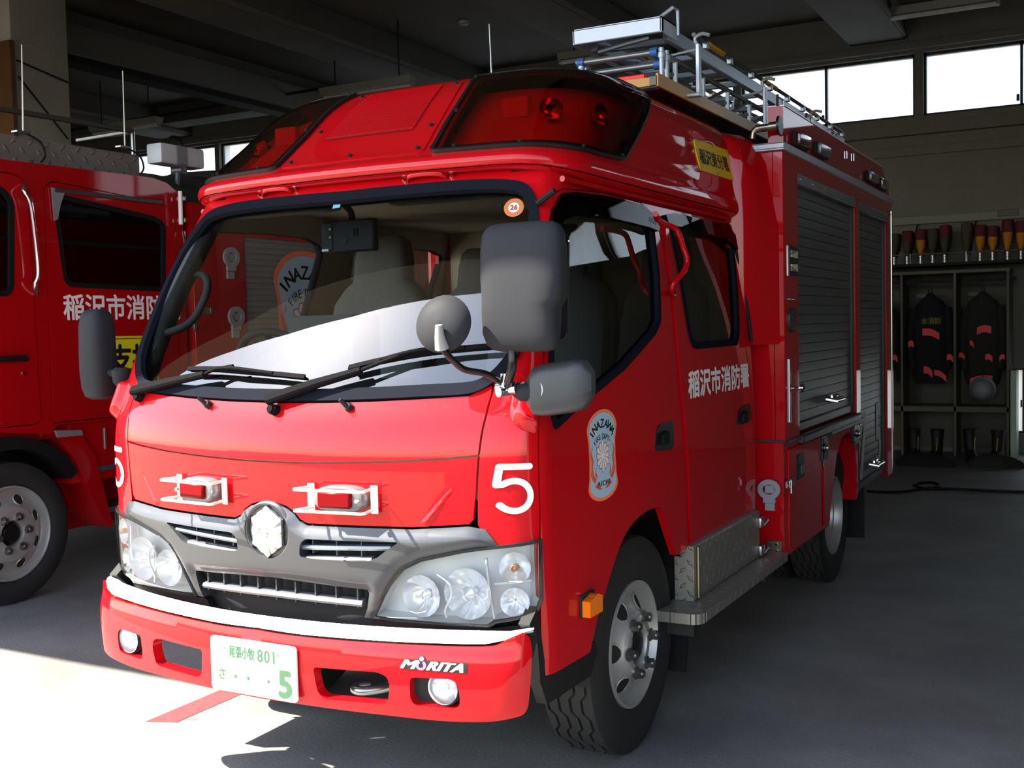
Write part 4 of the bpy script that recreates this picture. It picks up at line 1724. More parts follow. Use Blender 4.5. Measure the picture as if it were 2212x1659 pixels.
CR_OR = pm('crest_orange', (.95, .50, .33), rough=.5)
CR_BL = pm('crest_blue', (.64, .74, .81), rough=.5)
CR_RD = pm('crest_flame', (.83, .35, .27), rough=.5)
CR_WH = pm('crest_badge', (.90, .83, .80), rough=.5)


def crest(fn, parent, half=False):
    """town fire department crest drawn in -1..1 by -1.5..1.5; fn(u, v, lift)"""
    def outline(s_):
        top_ = [(s_ * math.cos(t) * .98, .86 + .64 * s_ * math.sin(t)) for t in np.linspace(0, math.pi, 22)]
        bot = [(-s_ * .88, .45), (-s_ * .86, -.1), (-s_ * .90, -.7), (-s_ * .98, -.98)]
        bt_ = [(s_ * .98 * math.cos(t), -.98 + .52 * s_ * math.sin(t)) for t in np.linspace(math.pi, 2 * math.pi, 20)]
        return top_ + bot + bt_[1:-1] + [(s_ * .98, -.98), (s_ * .90, -.7), (s_ * .86, -.1), (s_ * .88, .45)]

    def poly(p, l, mat, nm, par, st=.25):
        V, F = tri2d(p, (), st)
        return MB().add([fn(q[0], q[1], l) for q in V], [list(f) for f in F]).build(nm, mat, par, recalc=False)
    base = poly(outline(1), .0012, CR_OR, 'department_crest', parent)
    poly([(u * .88, v * .925) for u, v in outline(1)], .0018, CR_BL, 'crest_field', base)

    def arc_text(body, rad, cy, size, span, mat, nm, bo):
        n = len(body)
        mb = MB()
        for i, ch in enumerate(body):
            if ch == ' ':
                continue
            v, f = text_mesh(ch)
            h0 = (v.max(0) - v.min(0))
            v = v / max(h0[1], .35) * size
            v[:, 0] *= .95
            th = math.pi / 2 + span * (.5 - (i + .5) / n)
            ca, sa = math.cos(th - math.pi / 2), math.sin(th - math.pi / 2)
            for dx, dy in ((0, 0), (bo, 0), (-bo, 0), (0, bo)):
                pts = []
                for x, y in v:
                    x, y = x + dx, y + dy
                    X, Y = x * ca - y * sa, x * sa + y * ca
                    pts.append(fn(rad * math.cos(th) + X, cy + (rad * math.sin(th)) * .82 + Y, .0026))
                mb.add(pts, f)
        return mb.build(nm, mat, base, recalc=False)
    arc_text('INAZAWA', .80, .38, .27, 2.35, BLACKPAINT, 'crest_town', .012)
    arc_text('FIRE DEPT.', .60, .13, .17, 2.0, BLACKPAINT, 'crest_words', .004)
    v, f = text_mesh('AICHI', spacing=1.2)
    s0 = v.max(0) - v.min(0)
    mb = MB()
    for dx in (-.012, .012):
        mb.add([fn(x / s0[0] * .78 + dx, y / s0[1] * .17 - .92, .0028) for x, y in v], f)
    mb.build('crest_prefecture', BLACKPAINT, base, recalc=False)
    star, ins = [], []
    for i in range(48):
        t = 2 * math.pi * i / 48
        r = crest_r(t, .52)
        ph = (t - math.pi / 2) % (math.pi / 3)
        if min(ph, math.pi / 3 - ph) > .12 and i % 4 in (1, 2):
            r *= .9
        star.append((r * math.cos(t) * .92, -.02 + r * math.sin(t) * 1.08))
    poly(star, .0024, BLACKPAINT, 'crest_star_edge', base)
    st2 = poly([(u * .94, -.02 + (v + .02) * .95) for u, v in star], .0029, CR_WH, 'crest_star', base)
    for k in range(12):
        t = math.pi / 12 + k * math.pi / 6
        r = crest_r(t, .52) * .86
        a, b = (.11 * math.cos(t), .11 * math.sin(t)), (r * math.cos(t) * .92, r * math.sin(t) * 1.08)
        nx, ny = -math.sin(t) * .013, math.cos(t) * .013
        MB().add([fn(a[0] - nx * .3, a[1] - ny * .3 - .02, .0034), fn(b[0] - nx, b[1] - ny - .02, .0034), fn(b[0] + nx, b[1] + ny - .02, .0034), fn(a[0] + nx * .3, a[1] + ny * .3 - .02, .0034)], [(0, 1, 2, 3)]).build('crest_ray', BLACKPAINT, base, recalc=False)
    # flames at both sides
    for s_ in (1, -1):
        for j, pts in enumerate(([(.10, -1.12), (.3, -1.10), (.52, -1.0), (.70, -.72), (.62, -.8), (.60, -.9), (.48, -.95), (.44, -.80), (.36, -.98), (.24, -1.0)],
                                 [(.42, -.72), (.58, -.62), (.66, -.35), (.60, -.1), (.72, .16), (.70, .32), (.80, .12), (.74, -.1), (.76, -.4), (.80, -.55), (.70, -.75), (.56, -.86)],
                                 [(.36, -.70), (.46, -.5), (.42, -.3), (.52, -.48), (.54, -.62)],
                                 [(.64, .18), (.62, .42), (.68, .28)])):
            poly([(s_ * u, v) for u, v in pts], .0022, CR_RD, 'crest_flame', base, .4)
    return base


cTL, cBR = None, None
ccen = np.array(CAB.inv((1301, 983)))
cw = (np.array(CAB.inv((1335, 985)))[0] - np.array(CAB.inv((1269, 985)))[0]) / 2
ch_ = (np.array(CAB.inv((1302, 884)))[1] - np.array(CAB.inv((1300, 1083)))[1]) / 2
for s_ in (1, -1):
    def cf(u, v, l, s_=s_):
        a, z = s_ * (ccen[0] + s_ * cw * u), ccen[1] + ch_ * v / 1.5
        return CAB(a, z) + CAB.nrm(a, z) * (l * .6 + .0006)
    if s_ > 0:
        crest(cf, E1)
q0, q1 = np.array(CAB.inv((1487, 829))), np.array(CAB.inv((1617, 811)))
h0 = CAB.inv((1489, 799))[1] - CAB.inv((1493, 857))[1]
for s_ in (1, -1):
    def tf(u, v, l, s_=s_):
        a = (q0[0] + q1[0]) / 2 + s_ * u
        z = (q0[1] + q1[1]) / 2 + v
        return CAB(s_ * a, z) + CAB.nrm(s_ * a, z) * (.0012 + l)
    lettering('department_name', '稲沢市消防署', WHITE, DOORS[('rear_door', s_)], tf, q1[0] - q0[0], h0, bold=.0035)

# smoked visors over the door windows
for s_ in (1, -1):
    f_ = (lambda p: p) if s_ > 0 else mir
    if s_ < 0:
        continue
    vf = cabp([(1186, 520), (1188, 465), (1205, 424), (1232, 418), (1315, 430), (1378, 446), (1400, 467), (1414, 494), (1412, 502), (1392, 494), (1310, 474), (1240, 466), (1212, 478)])
    vz = panels('window_visor', SMOKE, E1, panel(None, CAB, f_(vf), (), .04, .022, .02))
    vr = cabp([(1428, 466), (1445, 463), (1560, 486), (1582, 512), (1590, 545), (1578, 535), (1558, 517), (1470, 494), (1436, 488)])
    panels('window_visor', SMOKE, E1, panel(None, CAB, f_(vr), (), .04, .020, .018))
    if s_ > 0:
        vc = np.array(CAB.inv((1398, 480)))
        lettering('visor_print', 'HINO', pm('visor_grey', (.55, .55, .55)), vz, lambda u, v, l: CAB(vc[0] + u, vc[1] + v - .10 * u) + CAB.nrm(vc[0], vc[1]) * (.0235 + l), .075, .019, bold=.0006)
    # red grab rail on the pillar between the doors
    pts = []
    for p, o in (((1419, 462), .006), ((1421, 470), .03), ((1440, 484), .05), ((1468, 500), .055), ((1479, 540), .055), ((1485, 565), .055), ((1478, 590), .05), ((1456, 612), .035), ((1451, 625), .012), ((1453, 634), .006)):
        a, z = CAB.inv(p)
        Q = CAB(a, z) + CAB.nrm(a, z) * o
        pts.append((s_ * Q[0], Q[1], Q[2]))
    # keep the traced outline by holding the rail out in the sight line's plane
    pts = []
    for p, o in (((1416, 462), .85), ((1421, 474), .83), ((1438, 484), .83), ((1462, 497), .85), ((1476, 535), .865), ((1484, 563), .87), ((1476, 588), .865), ((1455, 612), .845), ((1450, 628), .83), ((1456, 635), .80)):
        Q = on(p, 0, o)
        pts.append((s_ * Q[0], Q[1], Q[2]))
    MB().tube(smooth(pts, False, 4), .0105, 10).build('grab_rail', RED, E1)
# rain strip behind the rear door, gutter over the doors, drip stub
for s_ in (1, -1):
    pts = []
    for a, z in ((2.70, 1.92), (2.755, 1.84), (2.775, 1.7), (2.785, 1.5), (2.785, 1.40)):
        P, n = CAB(s_ * a, z), CAB.nrm(s_ * a, z)
        pts.append(tuple(P + n * .008))
    MB().tube(smooth(pts, False, 4), .008, 8).build('weather_strip', RUBBER, E1)
    pts = []
    for a in np.linspace(.82, 2.7, 16):
        P, n = CAB(s_ * a, 1.942), CAB.nrm(s_ * a, 1.942)
        pts.append(tuple(P + n * .010))
    MB().tube(pts, .010, 8).build('rain_gutter', RED, E1)
P = CAB(.735, 1.862)
MB().tube([tuple(P + np.array([-.01, -.02, 0])), tuple(P + np.array([.05, -.02, .035]))], .010, 8).build('cable_stub', RUBBER, E1)
# side marker lamp by the front wheel
for s_ in (1, -1):
    mbk = CAB.inv((1266, 1304))
    P = CAB(mbk[0], mbk[1])
    lamp = MB()
    lamp.box((s_ * (P[0] + .003), P[1], P[2]), (.012, .10, .07), .004)
    l_ = lamp.build('side_marker', BLACKP, E1)
    mb = MB()
    prof = [(-.046, -.030), (.046, -.030), (.046, .020), (.012, .032), (-.046, .018)]
    mb.prism(prof, lambda u, v, d_: (s_ * d_, P[1] + u, P[2] + v), P[0] + .008, P[0] + .035)
    mb.build('marker_lens', AMBER, l_)
# stickers and things on the windscreen
def wsd(p, o=-.010):
    a, z = CAB.inv(p)
    return a, z


def decal(pts, o, mat, name, par):
    return panels(name, mat, par, panel(None, CAB, pts, (), .02, o, 0))


wso_ = bpy.data.objects['windshield']
st = CAB.inv((1108, 444))
circ = lambda r_, c: [(c[0] + r_ * math.cos(t) * 1.05, c[1] + r_ * math.sin(t)) for t in np.linspace(0, 2 * math.pi, 33)[:-1]]
s1 = decal(circ(.030, st), -.0105, pm('sticker_orange', (.74, .42, .22)), 'inspection_sticker', wso_)
decal(circ(.0165, st), -.0100, pm('sticker_white', (.80, .78, .74)), 'sticker_centre', s1)
lettering('sticker_number', '26', pm('sticker_brown', (.60, .25, .08)), s1, lambda u, v, l: CAB(st[0] + u, st[1] + v) + CAB.nrm(st[0], st[1]) * (-.0094 + l), .022, .015, bold=.0008)
st2 = [CAB.inv(p) for p in ((714, 447), (730, 444), (734, 432), (718, 434))]
decal(st2, -.0105, pm('sticker_cyan', (.40, .62, .68)), 'blue_sticker', wso_)
# ---------------------------------------------------------------- equipment body
BX = .945


def bx(p):
    return on(p, 0, BX)


BOXRED = RED
TRIMV = tread_mat('tread_plate_trim', (1, 2), k=45., rgb=(.62, .62, .63), rough=.4)
TREADS = tread_mat('tread_plate_side', (1, 2), k=13., rgb=(.56, .545, .51), rough=.42)
TREADX = tread_mat('tread_plate_end', (0, 2), k=17., rgb=(.62, .60, .56), rough=.40)
TREADT = tread_mat('tread_plate_top', (0, 1), k=13., rgb=(.55, .535, .50), rough=.42)
SHUT = pm('shutter_grey', (.34, .345, .34), rough=.42, metal=.35)
SHUTD = pm('shutter_rail', (.20, .20, .205), rough=.4, metal=.4)
YR = 5.24
# main box with recesses: built from slabs
S1 = (bx((1723, 400))[1], bx((1849, 640))[1])
S2 = (bx((1858, 640))[1], bx((1916, 640))[1])
S1z = (bx((1728, 938))[2], bx((1723, 374))[2])
S2z = (bx((1862, 1062))[2], bx((1855, 437))[2])
box = E1
mb = MB()
mb.b2((-BX, 2.50, .945), (BX - .05, YR, 2.262))                      # core
mb.b2((BX - .05, 2.50, .945), (BX, S1[0], 2.262), .004)              # front post
mb.b2((BX - .05, S1[0], S1z[1]), (BX, YR, 2.262))                    # header
mb.b2((BX - .05, S1[1], .945), (BX, S2[0], S1z[1]), .003)            # middle post
mb.b2((BX - .05, S2[1], S2z[0] - .02), (BX, YR, S1z[1]), .003)       # rear post
mb.b2((BX - .05, S2[0], S2z[1]), (BX, S2[1], S1z[1]))
bm_ = mb.build('body_shell', BOXRED, box)
# lower body: locker before the wheel, wheel arch, lower rear
WY = 3.90
arch = [(2.505, .41), (2.505, .945), (4.17, .945), (4.17, .47), (4.10, .44), (4.13, .62), (4.05, .80), (3.90, .86), (3.72, .84), (3.60, .76), (3.40, .41)]
mb = MB()
mb.prism(arch, lambda u, v, d_: (d_, u, v), .60, BX - .012)
mb.prism(arch, lambda u, v, d_: (-d_, u, v), .60, BX - .012)
mb.b2((-.60, 2.52, .60), (.60, 5.2, .945))
mb.b2((-.60, 2.505, .43), (.60, 2.55, .945))
mb.b2((.60, 4.17, .47), (BX - .05, YR, .945))
mb.b2((-BX, 4.17, .47), (-.60, YR, .945))
mb.build('lower_body', BOXRED, box)
# ledge under the upper box at the front
MB().b2((.60, 2.495, .936), (BX + .002, 2.53, .95), .003).build('body_ledge', pm('ledge_dark', (.24, .12, .12), rough=.5), box)
mb = MB()
mb.b2((BX - .01, 2.53, .928), (BX + .006, 3.45, .948), .003)
mb.build('body_ledge', SHUTD, box)
# shutters with slats
slat = None
for (y0, y1), (z0, z1), nm in ((S1, S1z, 'shutter'), (S2, S2z, 'shutter')):
    sh_ = MB().b2((BX - .048, y0, z0), (BX - .034, y1, z1)).build(nm, SHUTD, box)
    hdr = .05
    n = int((z1 - hdr - z0 - .05) / .0455)
    pitch = (z1 - hdr - z0 - .05) / n
    mb = MB()
    mb.prism([(0, .0008), (.006, .0018), (.0068, pitch * .5), (.006, pitch - .0018), (0, pitch - .0008)], lambda u, v, d_: (u, d_, v), y0 + .028, y1 - .028)
    me = None
    for i in range(n):
        if me is None:
            so_ = mb.build('shutter_slat', SHUT, sh_)
            me = so_.data
        else:
            so_ = link('shutter_slat', me, sh_)
        so_.location = (BX - .034, 0, z0 + .05 + i * pitch)
    for y in (y0, y1 - .028):
        MB().b2((BX - .045, y, z0), (BX - .012, y + .028, z1), .003).build('shutter_rail', SHUTD, sh_)
    MB().b2((BX - .045, y0, z1 - hdr), (BX + .003, y1, z1), .003).build('shutter_header', pm('header_grey', (.42, .42, .43), rough=.4, metal=.4), sh_)
    for k in range(6):
        y = y0 + .05 + (y1 - y0 - .1) * k / 5
        MB().cyl((BX + .002, y, z1 - .022), (BX + .007, y, z1 - .022), .006, 8).build('screw', CHROME, sh_)
    MB().b2((BX - .04, y0 + .028, z0 + .004), (BX - .018, y1 - .028, z0 + .05), .006).build('shutter_sill', SHUTD, sh_)
    yc = y0 + (y1 - y0) * (.55 if y0 < 4 else .5)
    hm = MB()
    hm.tube([(BX - .02, yc - .09, z0 + .12), (BX + .028, yc - .085, z0 + .115), (BX + .03, yc + .085, z0 + .115), (BX - .02, yc + .09, z0 + .12)], .014, 10)
    hm.box((BX + .004, yc, z0 + .12), (.02, .16, .05), .01)
    hm.build('shutter_handle', CHROME, sh_)
    if y0 > 4:
        lettering('shutter_number', '5', pm('shutter_white', (.66, .66, .62)), sh_, lambda u, v, l: (BX - .0245 + l, (y0 + y1) / 2 + .24 + u, .74 + v), .16, .40, bold=.014)
        lettering('shutter_letter', '7', pm('shutter_white', (.66, .66, .62)), sh_, lambda u, v, l: (BX - .0245 + l, (y0 + y1) / 2 - .25 + u, .72 + v), .22, .38, bold=.014)
# sill bar under the first shutter, wheel-arch rail
MB().b2((BX - .02, S1[0], S1z[0] - .045), (BX + .022, S1[1] + .03, S1z[0] - .006), .006).build('sill_bar', SHUTD, box)
MB().b2((BX - .02, 3.36, .885), (BX + .016, 4.21, .915), .006).build('arch_rail', SHUTD, box)
# diamond trim strip and the upper coaming
mb = MB()
mb.b2((.80, 2.47, 2.25), (BX + .012, YR + .03, 2.285), .002)
mb.b2((-BX - .012, 2.47, 2.25), (-.80, YR + .03, 2.285), .002)
mb.b2((-.8, 2.47, 2.25), (.8, 2.50, 2.285), .002)
mb.build('body_trim', TRIMV, box)
for s_ in (1, -1):
    mb = MB()
    cm = [(2.52, 2.285), (2.52, 2.452), (4.93, 2.452), (5.20, 2.285)]
    mb.prism(cm, lambda u, v, d_: (s_ * d_, u, v), .872, .942)
    coam = mb.build('body_coaming', BOXRED, box)
    MB().b2((s_ * .868, 2.53, 2.452), (s_ * .946, 4.93, 2.458), .001).build('coaming_cap', STEEL, coam)
mb = MB()
mb.b2((-.87, 4.5, 2.28), (.87, 5.2, 2.30))
mb.b2((-.87, 2.5, 2.262), (.87, 5.2, 2.28))
mb.build('body_deck', TREADT, box)
# lamps on the coaming
REDD = pm('lamp_dark_red', (.28, .01, .02), rough=.2, coat=1.)
GREYL = pm('lamp_grey_glass', (.34, .35, .37), rough=.25, coat=.6)
for pts, mt_ in ((((1711, 281), (1741, 328)), REDD), (((1757, 305), (1784, 347)), GREYL), (((1869, 368), (1889, 401)), GREYL), (((1894, 382), (1911, 414)), REDD)):
    a, b = bx(pts[0]), bx(pts[1])
    c = (a + b) / 2
    w_ = abs(b[1] - a[1])
    h_ = min(abs(b[2] - a[2]), .115)
    l_ = MB().box((BX + .006, c[1], c[2]), (.02, w_, h_), .006).build('side_lamp', BLACKP, box)
    MB().box((BX + .022, c[1], c[2]), (.024, w_ * .86, h_ * .84), .009).build('lamp_lens', mt_, l_)
for p in ((1815, 303), (1700, 232), (1760, 275)):
    c = bx(p)
    mb = MB()
    z = 2.455
    mb.tube([(BX - .03, c[1] - .06, z), (BX - .03, c[1] - .05, z + .045), (BX - .03, c[1] + .05, z + .045), (BX - .03, c[1] + .06, z)], .007, 8)
    mb.build('top_handle', CHROME, box)
for p in ((1829, 335), (1844, 340)):
    c = bx(p)
    mb = MB()
    mb.box((BX + .003, c[1], c[2]), (.008, .022, .045), .002)
    mb.cyl((BX + .006, c[1], c[2] + .01), (BX + .022, c[1], c[2]), .004, 8)
    mb.build('rope_cleat', CHROME, box)
# front post fittings: arrow reflector plate, studs, grille plate, hinge, knob
a, b = bx((1702, 530)), bx((1720, 598))
pn = MB().b2((BX, a[1], b[2]), (BX + .008, b[1], a[2]), .002).build('reflector_plate', HND, box)
yw, zh = b[1] - a[1], a[2] - b[2]
for zz, up in ((.72, 1), (.30, -1)):
    zc = b[2] + zh * zz
    y0, y1 = a[1] + yw * .14, a[1] + yw * .9
    tri = [(y1, zc + up * zh * .13), (y1, zc - up * zh * .11), (y0, zc - up * zh * .09), (y0, zc - up * zh * .03)]
    mb = MB()
    mb.prism(tri if up > 0 else tri[::-1], lambda u, v, d_: (d_, u, v), BX + .008, BX + .012)
    mb.build('reflector', pm('reflector_white', (.88, .86, .80), rough=.3), pn)
    tri = [(y0, zc + up * zh * .0), (y0, zc + up * zh * .13), (y1 - .015, zc + up * zh * .13)]
    mb = MB()
    mb.prism(tri if up > 0 else tri[::-1], lambda u, v, d_: (d_, u, v), BX + .008, BX + .011)
    mb.build('reflector', pm('reflector_grey', (.60, .58, .52), rough=.3), pn)
MB().b2((BX, a[1] - .012, b[2]), (BX + .004, a[1] - .002, a[2]), .001).build('reflector_edge', CHROME, pn)
for p in ((1705, 646), (1713, 647), (1716, 647)):
    c = bx(p)
    MB().cyl((BX, c[1], c[2]), (BX + .008, c[1], c[2]), .007, 10).build('stud', STEEL, box)
a, b = bx((1702, 664)), bx((1719, 717))
pl_ = []
for t in np.linspace(0, 2 * math.pi, 25)[:-1]:
    pl_.append(((a[1] + b[1]) / 2 + .5 * (b[1] - a[1]) * np.sign(math.cos(t)) * abs(math.cos(t))**.6, (a[2] + b[2]) / 2 + .5 * (a[2] - b[2]) * math.sin(t)))
mb = MB()
mb.prism(pl_, lambda u, v, d_: (d_, u, v), BX, BX + .010)
vpn = mb.build('vent_cover', SHUTD, box)
for u in (.25, .75):
    for z in (a[2] - .02, b[2] + .02):
        MB().cyl((BX + .009, a[1] + (b[1] - a[1]) * u, z), (BX + .014, a[1] + (b[1] - a[1]) * u, z), .005, 8).build('screw', CHROME, vpn)
a, b = bx((1703, 776)), bx((1705, 912))
mb = MB()
mb.cyl((BX + .004, a[1], b[2]), (BX + .004, a[1], a[2]), .006, 10)
mb.b2((BX, a[1] - .010, b[2]), (BX + .003, a[1] + .010, a[2]))
pd = mb.build('piano_hinge', CHROME, box)
c = bx((1716, 838))
mb = MB()
mb.cyl((BX, c[1] - .03, c[2]), (BX + .03, c[1] - .03, c[2]), .008, 10)
mb.lathe([(.02, .006), (.03, .020), (.04, .020), (.045, .001)], 'X', (BX, c[1] + .02, c[2]), 14)
mb.cyl((BX + .025, c[1] - .03, c[2]), (BX + .025, c[1] + .02, c[2]), .006, 8)
mb.build('panel_knob', CHROME, box)
# locker door on the lower body with its flush latch and toggle catch
a, b = bx((1702, 983)), bx((1762, 1190))
ld = MB().b2((BX - .014, 2.57, .43), (BX - .002, 3.20, .90), .004).build('locker_door', BOXRED, box)
MB().b2((BX - .014, 3.24, .43), (BX + .0, 3.38, .93), .006).build('arch_post', BOXRED, box)
a, b = bx((1721, 984)), bx((1736, 1030))
fl = MB().b2((BX - .004, a[1], b[2]), (BX + .004, b[1], a[2]), .003).build('flush_latch', HND, ld)
MB().b2((BX + .003, a[1] + .05, b[2] + .02), (BX + .012, b[1] - .02, b[2] + .07), .004).build('latch_tongue', STEEL, fl)
c = bx((1703, 1044))
mb = MB()
mb.box((BX + .006, c[1], c[2]), (.02, .11, .04), .006)
mb.cyl((BX + .02, c[1] - .03, c[2] - .04), (BX + .02, c[1] - .03, c[2] + .02), .006, 8)
mb.cyl((BX + .012, c[1] - .05, c[2] + .012), (BX + .012, c[1] + .06, c[2] + .012), .006, 8)
mb.build('toggle_catch', CHROME, ld)
for (p, q) in (((1772, 944), (1788, 990)), ((1843, 917), (1857, 955))):
    a, b = bx(p), bx(q)
    fl = MB().b2((BX - .012, a[1], b[2]), (BX + .004, b[1], a[2]), .003).build('wheel_hatch', HND, box)
    c = (a + b) / 2
    MB().lathe([(.0, .022), (.008, .022), (.012, .014), (.02, .012), (.022, .001)], 'X', (BX + .003, c[1], c[2]), 14).build('hatch_turnbuckle', STEEL, fl)
    for y in (a[1] + .012, b[1] - .012):
        for z in (a[2] - .015, b[2] + .015):
            MB().cyl((BX + .003, y, z), (BX + .009, y, z), .005, 8).build('screw', CHROME, fl)
MB().b2((BX - .002, 3.215, .74), (BX + .004, 3.235, .89), .001).build('reflective_strip', CHROME, box)
# grey ring bracket on the front of the lower body, and the plate under it


def ring_hook(c, ax, parent, sc=1.0):
    """grey ring bracket; ax 'Y' faces the front (-Y), 'X' faces the side (+X)"""
    def m3(u, v, d_):
        return (c[0] + u, c[1] - d_, c[2] + v) if ax == 'Y' else (c[0] + d_, c[1] + u, c[2] + v)
    hg = pm('hook_grey', (.56, .56, .58), rough=.5)
    mb = MB()
    n = 32
    o_ = [(.052 * sc * math.cos(t), .046 * sc * math.sin(t)) for t in np.linspace(0, 2 * math.pi, n + 1)[:-1]]
    i_ = [(.030 * sc * math.cos(t), .023 * sc * math.sin(t)) for t in np.linspace(0, 2 * math.pi, n + 1)[:-1]]
    rings = [[m3(*p, .012) for p in o_], [m3(*p, .028) for p in o_], [m3(*p, .028) for p in i_], [m3(*p, .012) for p in i_]]
    mb.loft(rings, closed=True, smooth=False)
    h_ = mb.build('ring_hook', hg, parent)
    mb = MB()
    for u0, u1, v0, v1, d0, d1 in ((-.028, .028, -.062, -.040, .006, .024), (-.022, .022, -.098, -.064, .0, .014), (-.020, .024, -.018, .018, .0, .016)):
        mb.prism([(u0 * sc, v0 * sc), (u1 * sc, v0 * sc), (u1 * sc, v1 * sc), (u0 * sc, v1 * sc)], m3, d0, d1)
    mb.build('hook_plate', hg, h_)
    return h_


ring_hook(on((1664, 1056), 1, 2.50), 'Y', box)
a, b = on((1655, 1167), 1, 2.49), on((1689, 1198), 1, 2.49)
mb = MB()
mb.b2((a[0], 2.492, b[2]), (b[0], 2.505, a[2]), .002)
bpl = mb.build('hinge_plate', pm('plate_brass', (.52, .48, .40), rough=.35, metal=.9), box)
for p in ((1677, 1176), (1678, 1190)):
    c = on(p, 1, 2.49)
    MB().cyl((c[0], 2.494, c[2]), (c[0], 2.486, c[2]), .006, 8).build('bolt', CHROME, bpl)
# fairing between the cab and the body
for s_ in (1, -1):
    prof = [(.62, 2.36), (.62, 2.35), (.735, 2.30), (.79, 2.33), (.84, 2.41), (.90, 2.47), (.915, 2.50)]
    rings = []
    for z, k in ((1.385, .55), (1.40, .8), (1.44, .97), (1.6, 1), (1.9, .99), (2.1, .97), (2.2, .95), (2.29, .90), (2.335, .82), (2.352, .70)):
        xw = .915 * k if z > 2.0 else .925
        e = .0 if z > 1.45 else (1.45 - z) * .9
        pts = [(.60, 2.505), (.60, 2.33), (min(.80, xw - .10), 2.325 + e), (min(.83, xw - .06), 2.345 + e), (min(.865, xw - .03), 2.42 + e * .5), (xw - .01, 2.485), (xw, 2.505)]
        rings.append([(s_ * x, y, z) for x, y in pts])
    MB().loft(rings).build('cab_fairing', RED, E1)
# cab back wall and roof end
mb = MB()
mb.b2((-.70, 2.325, .62), (.70, 2.35, 1.98))
mb.build('cab_back_wall', BEIGE, E1)
MB().b2((-.66, 2.33, 1.96), (.66, 2.36, 2.33)).build('roof_end', RED, roof)
# pipe with flange at the body's front corner
p0, p1, p2, p3 = [on(p, 1, 2.44) for p in ((1625, 300), (1628, 284), (1640, 277), (1684, 271))]
mb = MB()
mb.tube(smooth([tuple(p0), tuple(p1), tuple(p2), tuple((p2 + p3) / 2), tuple(p3)], False, 4), .014, 12)
mb.cyl((p2 + p3) / 2, p3 - np.array([.004, 0, 0]), .020, 12)
mb.cyl(on((1634, 279), 1, 2.44), on((1641, 277), 1, 2.44), .019, 12)
pipe = mb.build('drain_pipe', pm('pipe_brass', (.62, .58, .52), rough=.3, metal=1.), box)
MB().cyl(p3 - np.array([.006, 0, 0]), p3 + np.array([.006, 0, 0]), .042, 20).build('pipe_flange', HND, pipe)
# polished rear corner post
MB().b2((BX - .004, YR - .012, .48), (BX + .006, YR + .004, 2.2), .003).build('corner_post', pm('polished_steel', (.80, .80, .80), rough=.12, metal=1.), box)

# ---------------------------------------------------------------- wheels


def tyre_mesh(R, w, seg=96, rim=.215):
    rings = []
    gs_ = (-.30, -.10, .10, .30)
    for k in range(seg):
        t = 2 * math.pi * k / seg
        zig = .010 * (1 if (k // 3) % 2 else -1)
        prof = [(-w * .36, rim), (-w * .44, rim + .012), (-w * .5, R * .78), (-w * .485, R * .91), (-w * .43, R * .985)]
        for g_ in gs_:
            x = g_ * w + zig
            prof += [(x - .005, R), (x - .004, R - .010), (x + .004, R - .010), (x + .005, R)]
        prof += [(w * .43, R * .985), (w * .485, R * .91), (w * .5, R * .78), (w * .44, rim + .012), (w * .36, rim)]
        rings.append([(x, r_ * math.sin(t), r_ * math.cos(t)) for x, r_ in prof])
    mb = MB()
    k = len(rings[0])
    vs = [p for rg in rings for p in rg]
    fs = []
    for i in range(seg):
        for j in range(k - 1):
            a, b = i * k, ((i + 1) % seg) * k
            fs.append((a + j, b + j, b + j + 1, a + j + 1))
    mb.add(vs, fs, True)
    return mb


RIMM = pm('rim_silver', (.66, .65, .63), rough=.34, metal=.45)


